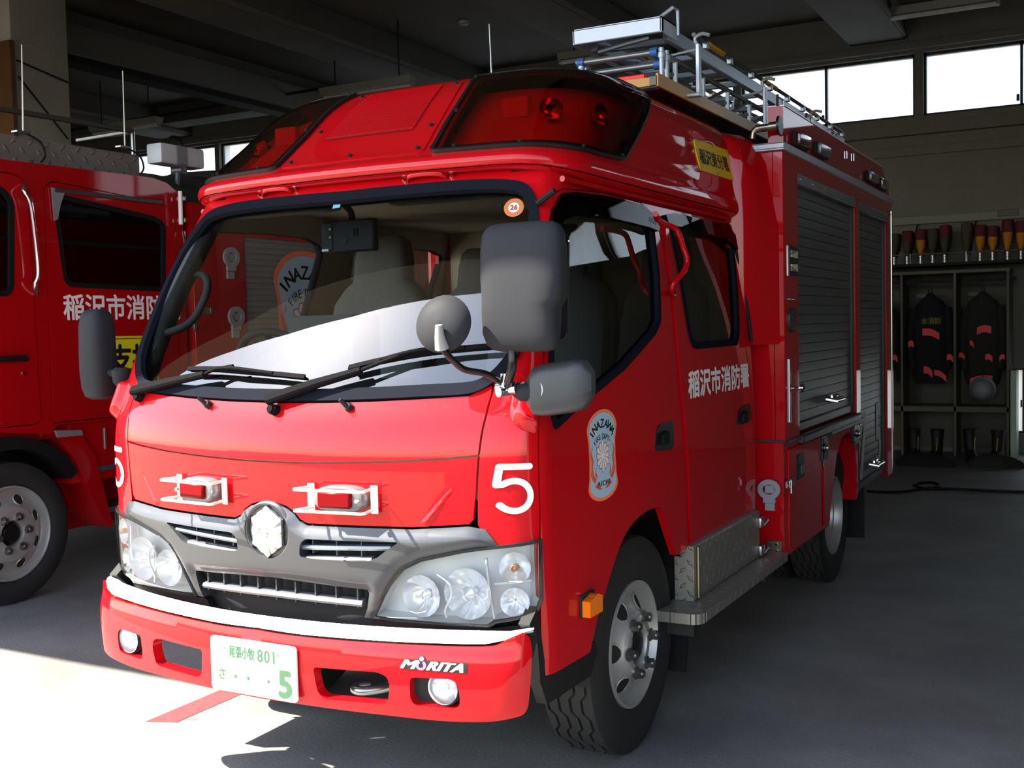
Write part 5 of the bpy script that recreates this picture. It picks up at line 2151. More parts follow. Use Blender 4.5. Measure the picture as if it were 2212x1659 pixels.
def front_wheel(c, s_, parent, R=.377, w=.205, nuts=6, holes=6, rr=.222, nm='front_wheel'):
    wl_ = link(nm, None, parent)
    wl_.location = c
    wl_.rotation_euler = (0, 0, 0 if s_ > 0 else math.pi)
    tyre_mesh(R, w, rim=rr - .008).build('tyre', TYRE, wl_)
    # convex disc with oval hand holes: polar grid with the hole cells pushed through
    hw = w / 2
    seg = 108
    prof = [(hw * .70, rr), (hw * .92, rr - .002), (hw * .93, rr - .010), (hw * .80, rr - .018), (hw * .60, rr - .026), (hw * .52, rr - .034), (hw * .54, rr - .045), (hw * .60, rr - .060), (hw * .68, rr - .078), (hw * .79, rr - .096), (hw * .93, rr - .108), (hw * 1.03, rr - .116), (hw * 1.06, rr - .126 if rr < .25 else .125), (hw * 1.06, .074), (hw * .95, .070), (hw * .3, .068)]
    hb_lo, hb_hi = rr - .085, rr - .042
    V, F = [], []
    for i, (h, r_) in enumerate(prof):
        for k in range(seg):
            t = 2 * math.pi * k / seg
            V.append((h, r_ * math.sin(t), r_ * math.cos(t)))
    for i in range(len(prof) - 1):
        rm = (prof[i][1] + prof[i + 1][1]) / 2
        for k in range(seg):
            t = 2 * math.pi * (k + .5) / seg
            ph = ((t * holes / (2 * math.pi)) % 1) - .5
            dx = ph * 2 * math.pi / holes * (rr - .063) / .034
            dy = (rm - (rr - .063)) / .024
            F.append((i * seg + k, i * seg + (k + 1) % seg, (i + 1) * seg + (k + 1) % seg, (i + 1) * seg + k))
    rim_ = MB().add(V, F, True).build('rim', RIMM, wl_)
    for k in range(holes):
        t0 = 2 * math.pi * (k + .5) / holes
        rc_ = rr - .074
        pr_r = [p[1] for p in prof[5:12]][::-1]
        pr_h = [p[0] for p in prof[5:12]][::-1]
        ey, ez = np.array([0, math.cos(t0), -math.sin(t0)]), np.array([0, math.sin(t0), math.cos(t0)])
        el = [np.array([np.interp(rc_ + .029 * math.sin(q), pr_r, pr_h) + .0025, 0, 0]) + ez * (rc_ + .029 * math.sin(q)) + ey * .034 * math.cos(q) for q in np.linspace(0, 2 * math.pi, 25)[:-1]]
        hh = MB()
        hh.add([tuple(e + np.array([.0015, 0, 0])) for e in el], [tuple(range(24))])
        ho = hh.build('hand_hole', DARK, wl_)
        MB().tube([tuple(e) for e in el], .0035, 6, closed=True).build('hole_rim', RIMM, ho)
    MB().lathe([(0, .001), (0, rr - .01), (-.02, rr)], 'X', (hw * .2, 0, 0), 32).build('wheel_drum', DARK, wl_)
    hub = MB().lathe([(hw * .2, .06), (hw * .9, .058), (hw * 1.0, .050), (hw * 1.02, .001)], 'X', (0, 0, 0), 24)
    hub.build('hub', HND, wl_)
    nutm = None
    for k in range(nuts):
        t = 2 * math.pi * (k + .4) / nuts
        y, z = .098 * math.sin(t), .098 * math.cos(t)
        if nutm is None:
            q = MB()
            q.cyl((0, 0, 0), (.028, 0, 0), .019, 6)
            q.cyl((0, 0, 0), (.006, 0, 0), .023, 14)
            q.cyl((.02, 0, 0), (.034, 0, 0), .011, 10)
            o = q.build('lug_nut', STEEL, wl_)
            nutm = o.data
        else:
            o = link('lug_nut', nutm, wl_)
        o.location = (hw * 1.05, y, z)
    return wl_


def rear_wheel(c, s_, parent, R=.377, w=.19, rr=.222):
    wl_ = link('rear_wheel', None, parent)
    wl_.location = c
    wl_.rotation_euler = (0, 0, 0 if s_ > 0 else math.pi)
    tyre_mesh(R, w, rim=rr - .008).build('tyre', TYRE, wl_)
    hw = w / 2
    mb = MB()
    mb.lathe([(hw * .80, rr), (hw * .92, rr - .001), (hw * .94, rr - .010), (hw * .70, rr - .020), (hw * .45, rr - .026), (hw * .40, rr - .040), (hw * .1, rr - .048), (-hw * .2, rr - .058), (-hw * .45, rr - .085), (-hw * .5, .12), (-hw * .42, .09), (-hw * .5, .07)], 'X', (0, 0, 0), 56)
    mb.build('rim', RIMM, wl_)
    MB().lathe([(-hw * .55, .10), (hw * .2, .075), (hw * .5, .07), (hw * .55, .001)], 'X', (0, 0, 0), 24).build('hub', HND, wl_)
    return wl_


for s_ in (1, -1):
    front_wheel((s_ * .695, 1.0587, .377), s_, E1)
    rear_wheel((s_ * .765, 3.90, .377), s_, E1)
    rear_wheel((s_ * .545, 3.90, .377), s_, E1)
# inner wheel arches and mud flaps
for s_ in (1, -1):
    rings = []
    for x in (.46, .815):
        rings.append([(s_ * x, 1.06 + .445 * math.cos(t), .40 + .445 * math.sin(t)) for t in np.linspace(-.15, math.pi + .1, 22)])
    mb = MB()
    k = 22
    mb.add(rings[0] + rings[1], [(i, i + 1, k + i + 1, k + i) for i in range(k - 1)], True)
    mb.add(rings[0], [tuple(range(k))])
    mb.build('wheel_arch_liner', RUBBER, E1)
    mb = MB()
    flp = [(.56, .64), (.835, .66), (.835, .36), (.82, .16), (.58, .16)]
    mb.prism(flp, lambda u, v, d_: (s_ * u, d_, v), 1.475, 1.487)
    mb.build('mud_flap', RUBBER, E1)
    mb = MB()
    mb.prism([(.60, .50), (.92, .50), (.92, .16), (.62, .16)], lambda u, v, d_: (s_ * u, d_, v), 4.40, 4.412)
    mb.build('mud_flap', RUBBER, E1)
    # dark tank and side parts behind the step
    MB().b2((s_ * .50, 1.52, .42), (s_ * .76, 2.42, .66), .02).build('fuel_tank', ENG, E1)
# tread plate step
for s_ in (1,):
    mb = MB()
    q = rounded([(.78, 1.27), (.955, 1.27), (.955, 2.475), (.78, 2.475)], [.005, .05, .005, .005], 6)
    mb.prism(q, lambda u, v, d_: (s_ * u, v, d_), .405, .443)
    stp = mb.build('side_step', TREADT, E1)
    mb = MB()
    mb.b2((s_ * .79, 1.46, .443), (s_ * .868, 2.335, .652), .006)
    mb.build('step_riser', TREADS, stp)
    mb = MB()
    mb.b2((s_ * .79, 1.452, .443), (s_ * .868, 1.462, .652), .002)
    mb.build('riser_end', TREADX, stp)
    mb = MB()
    mb.b2((s_ * .945, 1.33, .406), (s_ * .957, 2.47, .441), .001)
    mb.build('step_edge', TREADS, stp)
    mb = MB()
    mb.cyl((s_ * .872, 1.49, .45), (s_ * .872, 1.49, .645), .007, 8)
    mb.b2((s_ * .866, 1.465, .45), (s_ * .871, 1.515, .645))
    mb.build('step_hinge', pm('plate_brass', (.52, .48, .40)), stp)
    for z in (.475, .60):
        mb = MB()
        mb.box((s_ * .875, 2.33, z), (.022, .06, .045), .008)
        mb.cyl((s_ * .885, 2.345, z - .015), (s_ * .905, 2.345, z + .01), .007, 8)
        mb.build('step_catch', STEEL, stp)
    for y in (1.35, 2.3):
        MB().b2((s_ * .60, y, .34), (s_ * .90, y + .04, .405)).build('step_arm', ENG, stp)

# ---------------------------------------------------------------- ladder rack and ladders
GOLD = pm('gold_tape', (.72, .52, .14), rough=.4)
MAROON = pm('maroon_paint', (.24, .03, .05), rough=.4)
rack = link('ladder_rack', None, E1)
TX0, TX1, TY0, TY1, TZ = -.10, .65, 1.72, 5.0, 2.435
mb = MB()
mb.b2((TX0, TY0 + .05, TZ - .004), (TX1 - .01, TY1, TZ + .004))
mb.build('rack_floor', MAROON, rack)
for x in (TX0, TX1):
    MB().b2((x - .006, TY0, TZ - .002), (x + .006, TY1, TZ + .050), .002).build('rack_side', GOLD, rack)
MB().b2((TX0, TY0 - .004, TZ + .0), (TX1 - .03, TY0 + .008, TZ + .035), .001).build('rack_front', GOLD, rack)
MB().b2((TX1 - .035, TY0 - .003, TZ), (TX1, TY0 + .012, TZ + .04), .003).build('rack_corner', pm('rack_steel', (.36, .34, .32), rough=.5, metal=.6), rack)
MB().b2((TX0 + .02, TY0 + .02, TZ + .03), (TX1 - .06, TY0 + .05, TZ + .058), .004).build('rack_lip', pm('bright_red', (.95, .10, .06), rough=.5), rack)
mb = MB()
for y in (2.0, 2.9, 4.2, 4.9):
    mb = MB()
    mb.b2((.0, y, 2.26 if y > 2.5 else 2.395), (.05, y + .05, TZ))
    mb.build('rack_leg', ENG, rack)
    mb = MB()
    mb.b2((.5, y, 2.26 if y > 2.5 else 2.38), (.55, y + .05, TZ))
    mb.build('rack_leg', ENG, rack)
MB().b2((.40, 2.2, 2.395), (.52, 2.45, 2.425), .01).build('rack_lamp', pm('lamp_grey_glass', (.34, .35, .37)), rack)
# hooked holders
for y in (2.08, 3.10, 4.12):
    x = .70
    mb = MB()
    mb.b2((x - .009, y - .014, TZ + .02), (x + .009, y + .014, 2.665), .003)
    mb.b2((x - .05, y - .02, TZ + .01), (x + .01, y + .02, TZ + .025), .003)
    mb.tube(smooth([(x, y, 2.655), (x - .015, y, 2.69), (x + .015, y, 2.705), (x + .05, y, 2.695)], False), .008, 8)
    mb.tube([(x, y, 2.645), (x - .16, y, 2.63), (x - .165, y, 2.575), (x - .24, y, 2.57)], .006, 8)
    mb.build('ladder_holder', pm('holder_aluminium', (.74, .76, .79), rough=.35, metal=.6), rack)

ALW = pm('ladder_aluminium', (.66, .69, .74), rough=.38, metal=.55)
LAD = thing('extension_ladder', 'long aluminium extension ladder with yellow bands lying on top of the rack', 'ladder', (0, 0, 0))
LX = (.255, .585)
LZ_ = 2.715
for x in LX:
    mb = MB()
    mb.b2((x - .016, 2.0, LZ_ - .036), (x + .016, 5.45, LZ_ + .024), .004)
    mb.build('rail', ALW, LAD)
    mb = MB()
    mb.tube([(x + .02, 2.3, LZ_ + .05), (x + .02, 5.35, LZ_ + .05)], .010, 8)
    mb.build('top_tube', pm('ladder_dark', (.30, .31, .33), rough=.4, metal=.5), LAD)
    for y in (2.5, 3.45, 4.4):
        MB().cyl((x + .02, y, LZ_ + .05), (x + .02, y + .22, LZ_ + .05), .0125, 10).build('yellow_band', pm('band_yellow', (.80, .58, .08), rough=.5), LAD)
    for k in range(9):
        y = 2.45 + k * .36
        MB().b2((x + .008, y, LZ_ + .02), (x + .032, y + .035, LZ_ + .05), .003).build('tube_clip', ALW, LAD)
for k in range(10):
    y = 2.15 + k * .345
    MB().cyl((LX[0], y, LZ_), (LX[1], y, LZ_), .014, 8).build('rung', ALW, LAD)
mb = MB()
mb.b2((LX[0] - .035, 1.86, LZ_ - .034), (LX[1] + .035, 1.885, LZ_ + .028), .003)
mb.b2((LX[0] - .035, 1.86, LZ_ - .034), (LX[0] - .028, 2.05, LZ_ + .028))
mb.b2((LX[1] + .028, 1.86, LZ_ - .034), (LX[1] + .035, 2.05, LZ_ + .028))
mb.b2((LX[0] - .035, 1.86, LZ_ + .022), (LX[1] + .035, 2.05, LZ_ + .028))
mb.build('end_channel', pm('ladder_white', (.76, .79, .84), rough=.4, metal=.2), LAD)
mb = MB()
mb.tube([(LX[1] - .02, 1.93, LZ_ + .03), (LX[1] + .06, 1.93, LZ_ + .075), (LX[1] + .062, 1.98, LZ_ + .075), (LX[1] + .062, 1.98, LZ_ - .03)], .008, 8)
mb.build('end_hoop', ALW, LAD)
mb = MB()
mb.tube([(LX[0] + .06, 1.95, LZ_ - .05), (LX[0] + .07, 1.90, LZ_ - .07), (LX[0] + .20, 1.89, LZ_ - .055), (LX[0] + .3, 1.89, LZ_ - .045)], .010, 8)
mb.build('foot_bar', pm('ladder_dark', (.3, .3, .3)), LAD)
# folding truss ladder under it with blue joints
LAD2 = thing('hook_ladder', 'tubular folding ladder with blue joints in the rack under the aluminium ladder', 'ladder')
BLUE = pm('joint_blue', (.16, .34, .58), rough=.45)
TUBE = pm('tube_grey', (.50, .50, .50), rough=.35, metal=.7)
KX = (.27, .625)
for z, y in ((2.585, 1.80), (2.545, 1.84)):
    mb = MB()
    mb.cyl((KX[0], y, z), (KX[1], y, z), .013, 12)
    mb.build('cross_tube', TUBE, LAD2)
    for x in KX:
        sx = 1 if x > .4 else -1
        MB().cyl((x - sx * .03, y, z), (x, y, z), .020, 12).build('joint_collar', BLUE, LAD2)
for x in KX:
    for y in (1.80, 1.86):
        mb = MB()
        mb.cyl((x + .015, y, TZ + .01), (x + .015, y, 2.60), .010, 10)
        mb.lathe([(0, .015), (.02, .015), (.025, .008)], 'Z', (x + .015, y, 2.56), 10)
        mb.build('corner_post', pm('post_white', (.70, .72, .75), rough=.4, metal=.3), LAD2)
    mb = MB()
    mb.cyl((x, 1.8, 2.59), (x, 4.9, 2.59), .012, 8)
    mb.build('top_rail', TUBE, LAD2)
    mb = MB()
    mb.cyl((x, 1.8, 2.475), (x, 4.9, 2.475), .012, 8)
    mb.build('bottom_rail', TUBE, LAD2)
    for k in range(8):
        y = 2.0 + k * .36
        MB().cyl((x, y, 2.475), (x, y, 2.59), .011, 8).build('strut', pm('post_white', (.7, .7, .7)), LAD2)
        MB().cyl((x, y, 2.475), (x, y + .34, 2.59), .008, 6).build('brace', TUBE, LAD2)
for k in range(8):
    y = 2.0 + k * .36
    MB().cyl((KX[0], y, 2.53), (KX[1], y, 2.53), .012, 8).build('rung', TUBE, LAD2)
MB().b2((.44, 2.0, 2.48), (.58, 2.35, 2.56), .02).build('pulley_box', pm('ladder_dark', (.3, .3, .3)), LAD2)
# ---------------------------------------------------------------- cab interior
mb = MB()
mb.b2((-.70, .45, .80), (.70, 2.32, .86))
mb.build('cab_floor', CABDARK, E1)
mb = MB()
pr_ = [(.24, 1.05), (.28, 1.24), (.40, 1.315), (.62, 1.325), (.74, 1.28), (.76, 1.1), (.70, 1.02)]
mb.prism(pr_, lambda u, v, d_: (d_, u, v), -.70, .70)
mb.build('dashboard', CABDARK, E1)
mb = MB()
mb.b2((-.70, .64, 1.965), (.70, 2.32, 1.985))
mb.build('headliner', BEIGE, E1)


def seat(cx, cy, w_, par, hgt=.78):
    s_ = link('cab_seat', None, par)
    s_.location = (cx, cy, 0)
    MB().box((0, -.12, 1.0), (w_, .46, .16), .05).build('seat_cushion', CABGREY, s_)
    rings = []
    for z, ww_, yy, dp in ((1.04, .96, .06, .07), (1.2, 1.0, .09, .075), (1.45, .98, .14, .07), (1.60, .90, .165, .06), (1.66, .72, .175, .055), (1.69, .56, .18, .05), (1.78, .54, .19, .05), (1.85, .48, .195, .04), (1.875, .36, .2, .025)):
        rg = []
        for k in range(20):
            t = 2 * math.pi * k / 20
            c, s2 = math.cos(t), math.sin(t)
            rg.append((w_ / 2 * ww_ * np.sign(c) * abs(c)**.5, yy + dp * np.sign(s2) * abs(s2)**.6, z))
        rings.append(rg)
    MB().loft(rings).build('seat_back', CABGREY, s_)
    return s_


seat(-.42, 1.15, .50, E1)
seat(.36, 1.15, .50, E1)
seat(-.45, 2.02, .46, E1)
seat(.05, 2.02, .46, E1)
seat(.50, 2.02, .42, E1)
# steering wheel
mb = MB()
R_ = Matrix.Rotation(math.radians(-55), 3, 'X')
cw_ = Vector((-.42, .70, 1.33))
pts = [cw_ + R_ @ Vector((.20 * math.cos(t), .20 * math.sin(t), 0)) for t in np.linspace(0, 2 * math.pi, 37)[:-1]]
mb.tube(pts, .015, 8, closed=True)
for t in (.3, math.pi - .3, -math.pi / 2):
    mb.tube([cw_, cw_ + R_ @ Vector((.2 * math.cos(t), .2 * math.sin(t), 0))], .013, 8)
mb.cyl(cw_ + R_ @ Vector((0, 0, -.04)), cw_ + R_ @ Vector((0, 0, .03)), .055, 16)
mb.cyl(cw_, cw_ + Vector((0, -.05, -.28)), .03, 10)
mb.build('steering_wheel', CABDARK, E1)
# inner trim of the front pillars
for s_ in (1, -1):
    rg_ = []
    for z in np.linspace(1.31, 1.95, 12):
        P, n = CAB(s_ * .775, z), CAB.nrm(s_ * .775, z)
        c_ = P - n * .055
        rg_.append([(c_[0] + .042 * math.cos(t), c_[1] + .050 * math.sin(t), z) for t in np.linspace(0, 2 * math.pi, 15)[:-1]])
    MB().loft(rg_).build('pillar_trim', CABGREY, E1)
# rear camera monitor hung from the header
a, b = on((698, 480), 1, .66), on((814, 541), 1, .66)
c = (a + b) / 2
mon = MB().box(c, (b[0] - a[0], .035, a[2] - b[2]), .006).build('camera_monitor', pm('monitor_black', (.10, .105, .11), rough=.6), E1)
MB().box((a[0] + .030, .645, c[2]), (.05, .012, (a[2] - b[2]) * .86), .003).build('monitor_panel', pm('monitor_dark', (.14, .15, .16), rough=.6), mon)
for dz in (.014, 0, -.014):
    MB().cyl((a[0] + .046, .645, c[2] + .012 + dz), (a[0] + .046, .636, c[2] + .012 + dz), .0042, 10).build('monitor_jack', pm('jack_yellow' if dz else 'jack_black', (.75, .70, .2) if dz else (.05, .05, .05)), mon)
MB().b2((a[0] + .008, .638, b[2] + .006), (a[0] + .036, .6405, b[2] + .014)).build('monitor_label', WHITE, mon)
MB().cyl((c[0] - .01, .645, c[2] - .014), (c[0] - .01, .639, c[2] - .014), .015, 18).build('monitor_boss', pm('monitor_dark', (.1, .1, .1)), mon)
for k in range(2):
    MB().b2((c[0] + .028 + k * .013, .637, c[2] - .002), (c[0] + .037 + k * .013, .644, c[2] + .024), .002).build('monitor_socket', HND, mon)
MB().tube(smooth([(c[0] - .01, .69, a[2] - .02), (c[0] - .02, .70, a[2] + .03), (c[0] - .02, .66, a[2] + .06), (c[0] - .01, .68, 1.97)], False), .012, 8).build('monitor_arm', HND, mon)
# box on the dashboard, sun visors, pillar grab handles, inner mirror base
a, b = on((628, 683), 1, .60), on((770, 722), 1, .60)
MB().b2((a[0], .58, 1.325), (b[0], .74, a[2]), .004).build('radio_box', pm('radio_grey', (.36, .36, .35), rough=.5), E1)
for x in (-.32, .36):
    MB().box((x, .60, 1.925), (.46, .06, .05), .02).build('sun_visor', BEIGE, E1)
for s_ in (1, -1):
    pts = [np.array(CAB(-.86 * -s_ if s_ > 0 else -.86, 1.66)), None, None, None]
    q = [(s_ * .735, .50, 1.70), (s_ * .66, .54, 1.70), (s_ * .63, .52, 1.64), (s_ * .645, .46, 1.54), (s_ * .70, .41, 1.50), (s_ * .755, .39, 1.50)]
    MB().tube(smooth(q, False), .014, 10).build('pillar_handle', CABGREY, E1)

# ---------------------------------------------------------------- the neighbouring engine
E2 = thing('neighbour_fire_engine', 'red fire engine in the left bay with a yellow door sign and a roof searchlight', 'fire engine')
NX = -3.15
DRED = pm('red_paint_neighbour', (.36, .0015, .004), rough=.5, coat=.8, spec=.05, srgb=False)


def nb_(p, dx=0.):
    return on(p, 0, NX + dx)


def npoly(pts):
    return [(nb_(p)[1], nb_(p)[2]) for p in pts]


def nslab(name, poly, d0, d1, mat, par, holes=()):
    V, F = tri2d(poly, holes, .6)
    mb = MB()
    n = len(V)
    cnt = {}
    F = [list(f) for f in F]
    for f in F:
        a, b, c = [V[i] for i in f[:3]]
        if (b[0] - a[0]) * (c[1] - a[1]) - (b[1] - a[1]) * (c[0] - a[0]) < 0:
            f.reverse()
        for i in range(len(f)):
            cnt[(f[i], f[(i + 1) % len(f)])] = 1
    mb.add([(NX + d1, p[0], p[1]) for p in V] + [(NX + d0, p[0], p[1]) for p in V], F + [[i + n for i in reversed(f)] for f in F] + [[b, a, a + n, b + n] for a, b in cnt if (b, a) not in cnt])
    return mb.build(name, mat, par)


rdoor = rounded([(1.885, .995), (2.885, .995), (2.89, 2.25), (2.82, 2.33), (1.95, 2.385), (1.895, 2.35)], [.02, .02, .05, .08, .06, .05], 4)
rwin = rounded([(2.0, 1.78), (2.79, 1.765), (2.815, 2.20), (2.74, 2.245), (1.945, 2.325), (1.955, 2.2)], [.07, .05, .06, .05, .02, .02], 4)
fdoor = rounded([(.72, 1.0), (1.80, 1.0), (1.775, 2.36), (1.70, 2.40), (1.0, 2.40), (.74, 1.7)], .05, 4)
fwin = rounded([(.80, 1.72), (1.66, 1.72), (1.69, 2.25), (1.62, 2.33), (1.02, 2.33)], .07, 4)
cabo = [(.52, .60), (.52, 1.5), (.80, 2.36), (1.0, 2.46), (1.6, 2.475), (2.72, 2.49), (2.84, 2.47), (2.93, 2.42), (2.97, 2.3), (2.97, .98), (1.92, .98), (1.86, .93), (1.30, 1.0), (1.12, .92), (1.05, .60)]
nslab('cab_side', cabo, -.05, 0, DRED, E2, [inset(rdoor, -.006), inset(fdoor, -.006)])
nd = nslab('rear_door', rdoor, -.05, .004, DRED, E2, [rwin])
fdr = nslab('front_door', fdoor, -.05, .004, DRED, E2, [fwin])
DKG = glass_mat('dark_glass', (.10, .11, .10), ior=1.6)
for par, wn in ((nd, rwin), (fdr, fwin)):
    nslab('window_seal', wn, -.03, .006, RUBBER, par, [inset(wn, .03)])
    nslab('door_window', inset(wn, .03), -.014, -.010, DKG, par)
# cab body behind the side sheet
mb = MB()
mb.prism([(.55, .65), (.55, 1.5), (.82, 2.34), (1.0, 2.44), (2.72, 2.47), (2.93, 2.40), (2.96, .98), (1.3, .98), (1.1, .65)], lambda u, v, d_: (d_, u, v), NX - 2.25, NX - 2.19)
mb.b2((NX - 2.2, .8, 2.42), (NX - .03, 2.9, 2.46), .01)
mb.b2((NX - 2.2, 2.93, .7), (NX - .04, 2.97, 2.44))
mb.b2((NX - 2.2, .56, .65), (NX - .04, .60, 1.5))
mb.b2((NX - 2.2, .6, .90), (NX - .06, 2.95, .98))
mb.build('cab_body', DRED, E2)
MB().b2((NX - 2.1, 1.0, 1.0), (NX - 2.05, 2.9, 2.4)).build('cab_inner_wall', CABDARK, E2)
MB().b2((NX - 2.1, 1.0, 2.38), (NX - .06, 2.9, 2.41)).build('cab_headlining', CABDARK, E2)
MB().b2((NX - 2.1, 2.88, 1.0), (NX - .06, 2.92, 2.4)).build('cab_rear_lining', CABDARK, E2)
mb = MB()
for x in (NX - .55, NX - 1.1, NX - 1.7):
    mb.box((x, 2.45, 1.6), (.42, .16, .9), .05)
    mb.box((x, 1.5, 1.6), (.42, .16, .9), .05)
    mb.box((x, 2.25, 1.25), (.42, .40, .14), .04)
mb.build('cab_seats', CABDARK, E2)
# visor, chrome rails
mb = MB()
mb.b2((NX + .004, 1.95, 2.325), (NX + .02, 2.78, 2.35), .002)
vs_ = mb.build('window_visor', pm('visor_chrome', (.35, .33, .32), rough=.3, metal=.8), nd)
mb = MB()
mb.prism([(1.93, 2.35), (2.03, 2.345), (1.99, 2.26), (1.965, 2.17), (1.94, 2.16)], lambda u, v, d_: (NX + d_, u, v), .012, .018)
mb.build('visor_cheek', pm('visor_bright', (.62, .62, .66), rough=.25, metal=.6), nd)
MB().tube(smooth([tuple(nb_((50, 397), .01)), tuple(nb_((52, 412), .05)), tuple(nb_((66, 440), .06)), tuple(nb_((78, 530), .06)), tuple(nb_((83, 590), .06)), tuple(nb_((76, 615), .05)), tuple(nb_((77, 635), .01))], False), .014, 10).build('door_rail', CHROME, E2)
MB().tube([tuple(nb_((389, 413), .06)), tuple(nb_((391, 485), .06))], .014, 10).build('corner_rail', WHITE, E2)
for z in (2.36, 2.22):
    MB().b2((NX - .02, 2.93, z), (NX + .06, 2.95, z + .03), .003).build('rail_bracket', CHROME, E2)
MB().tube(smooth([tuple(nb_((396, 500), .03)), tuple(nb_((398, 530), .05)), tuple(nb_((385, 545), .04))], False), .010, 8).build('corner_hook', CHROME, E2)
# lettering and sign on the door
lettering('department_name', '稲沢市消防署', WHITE, nd, lambda u, v, l: (NX + .0055 + l, 2.455 + u, 1.665 + v), .93, .150, bold=.0035)
a, b = nb_((248, 728)), nb_((420, 812))
sg = MB().b2((NX + .004, 2.20, b[2] - .005), (NX + .010, 2.70, a[2] + .005), .002).build('support_sign', pm('sign_yellow', (.86, .84, .08), rough=.5), E2)
lettering('sign_text', '支援', BLACKPAINT, sg, lambda u, v, l: (NX + .0115 + l, 2.487 + u, (a[2] + b[2]) / 2 + v), .37, .17, bold=.006)
for dz in (a[2] - .012, b[2] + .012):
    MB().b2((NX + .0105, 2.21, dz - .002), (NX + .0115, 2.69, dz + .002)).build('sign_line', BLACKPAINT, sg)
MB().box((NX + .02, 1.62, 1.375), (.03, .20, .035), .01).build('door_handle', HND, fdr)
MB().cyl((NX, 1.70, 1.29), (NX + .012, 1.70, 1.29), .014, 12).build('door_lock', CHROME, fdr)
# wheel, black arch, slanted red guard and steps
front_wheel((NX - .12, nb_((28, 1160))[1], .40), 1, E2, R=.40, w=.23, nuts=6, holes=8, rr=.268, nm='wheel')
mb = MB()
wy = nb_((28, 1160))[1]
arc_o = [(wy + .53 * math.cos(t), .42 + .52 * math.sin(t)) for t in np.linspace(.55, 2.6, 18)]
arc_i = [(wy + .47 * math.cos(t), .42 + .45 * math.sin(t)) for t in np.linspace(2.6, .55, 18)]
mb.prism(arc_o + arc_i, lambda u, v, d_: (NX + d_, u, v), -.30, .012)
mb.build('wheel_arch', RUBBER, E2)
MB().b2((NX - 1.4, .7, .45), (NX - .35, 6.5, .95)).build('chassis', DARK, E2)
gp = npoly([(113, 928), (170, 928), (206, 985), (246, 1140), (222, 1122), (160, 990)])
nslab('slanted_guard', gp, -.25, .0, DRED, E2)
gp = npoly([(116, 930), (172, 929), (175, 940), (122, 945)])
nslab('guard_tread', gp, .001, .02, TRIMV, E2)
MB().b2((NX - .35, 2.02, .62), (NX - .02, 2.93, .98)).build('step_well', DRED, E2)
for z in (.70, .44):
    MB().b2((NX - .30, 2.12 if z > .6 else 2.2, z - .03), (NX - .01, 2.93, z)).build('cab_step', pm('step_grey', (.30, .31, .33), rough=.5, metal=.3), E2)
MB().cyl((NX - .015, 2.27, .80), (NX - .015, 2.27, .93), .010, 8).build('step_stud', STEEL, E2)
MB().b2((NX - .32, 2.05, .30), (NX - .28, 2.93, .98)).build('step_back', DRED, E2)
# roof rail of tread plate with antennas
ra, rb = nb_((0, 290)), nb_((302, 332))
mb = MB()
mb.b2((NX - .10, .85, 2.475), (NX - .09, 2.70, 2.635))
rail = mb.build('roof_rail', tread_mat('tread_plate_dark', (1, 2), k=9., rgb=(.56, .54, .52), rough=.5), E2)
for p0, p1 in (((47, 96), (50, 288)), ((265, 153), (270, 320))):
    a, b = on(p0, 0, NX - .08), on(p1, 0, NX - .08)
    an = MB().cyl(b, a, .005, 6, .003).build('antenna', WHITE, E2)
    MB().box(b + np.array([.02, -.03, 0]), (.05, .09, .012), .002).build('antenna_bracket', STEEL, an)
    MB().tube(smooth([tuple(b + np.array([.02, .01, -.005])), tuple(b + np.array([.03, .09, -.04])), tuple(b + np.array([.03, .12, -.11])), tuple(b + np.array([.03, .09, -.155]))], False), .006, 6).build('antenna_cable', RUBBER, an)
for p in ((65, 350), (280, 378)):
    c = on(p, 0, NX - .05)
    MB().lathe([(0, .02), (.012, .02), (.03, .012), (.035, .001)], 'Z', (c[0], c[1], 2.47), 10).build('roof_stud', CHROME, E2)
a, b = on((-40, 228), 0, NX - .5), on((286, 283), 0, NX - .5)
MB().tube([tuple(a), tuple(b)], .018, 8).build('roof_bar', pm('bar_brown', (.30, .27, .25), rough=.5), E2)
MB().cyl(b, b - np.array([0, 0, .16]), .015, 8).build('bar_post', STEEL, E2)
MB().tube([tuple(b), tuple(on((165, 303), 0, NX - .9))], .010, 8).build('bar_brace', WHITE, E2)
# equipment body of the neighbour
NBX = NX + .03
sb_y = on((530, 600), 0, NBX)[1]
mb = MB()
mb.b2((NBX - 2.3, 3.02, .50), (NBX - .04, 6.9, 2.36))
mb.b2((NBX - .04, 3.02, .50), (NBX, sb_y, 2.36), .004)
mb.b2((NBX - .04, sb_y, 2.16), (NBX, 6.9, 2.36))
mb.b2((NBX - .04, 5.6, .50), (NBX, 5.72, 2.16))
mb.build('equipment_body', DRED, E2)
rings = []
mb = MB()
zz = 1.0
prof = []
while zz < 2.16:
    prof += [(.018, zz), (.024, zz + .006), (.024, zz + .034), (.018, zz + .040)]
    zz += .042
n = len(prof)
mb.add([(NBX - .04 + d_, sb_y + .02, z) for d_, z in prof] + [(NBX - .04 + d_, 5.6, z) for d_, z in prof], [(i, i + 1, n + i + 1, n + i) for i in range(n - 1)])
nsh = mb.build('shutter', pm('shutter_pale', (.50, .49, .47), rough=.5, metal=.1), E2)
for p in ((495, 556), (506, 684)):
    c = on(p, 0, NBX)
    ring_hook(c, 'X', E2, 1.5)
c0 = on((664, 690), 0, NBX)
hwc = c0[1] - on((595, 690), 0, NBX)[1]


def ncf(u, v, l):
    return np.array([NBX - .014 + l * 1.5, c0[1] + hwc * u, 1.55 + hwc * v])


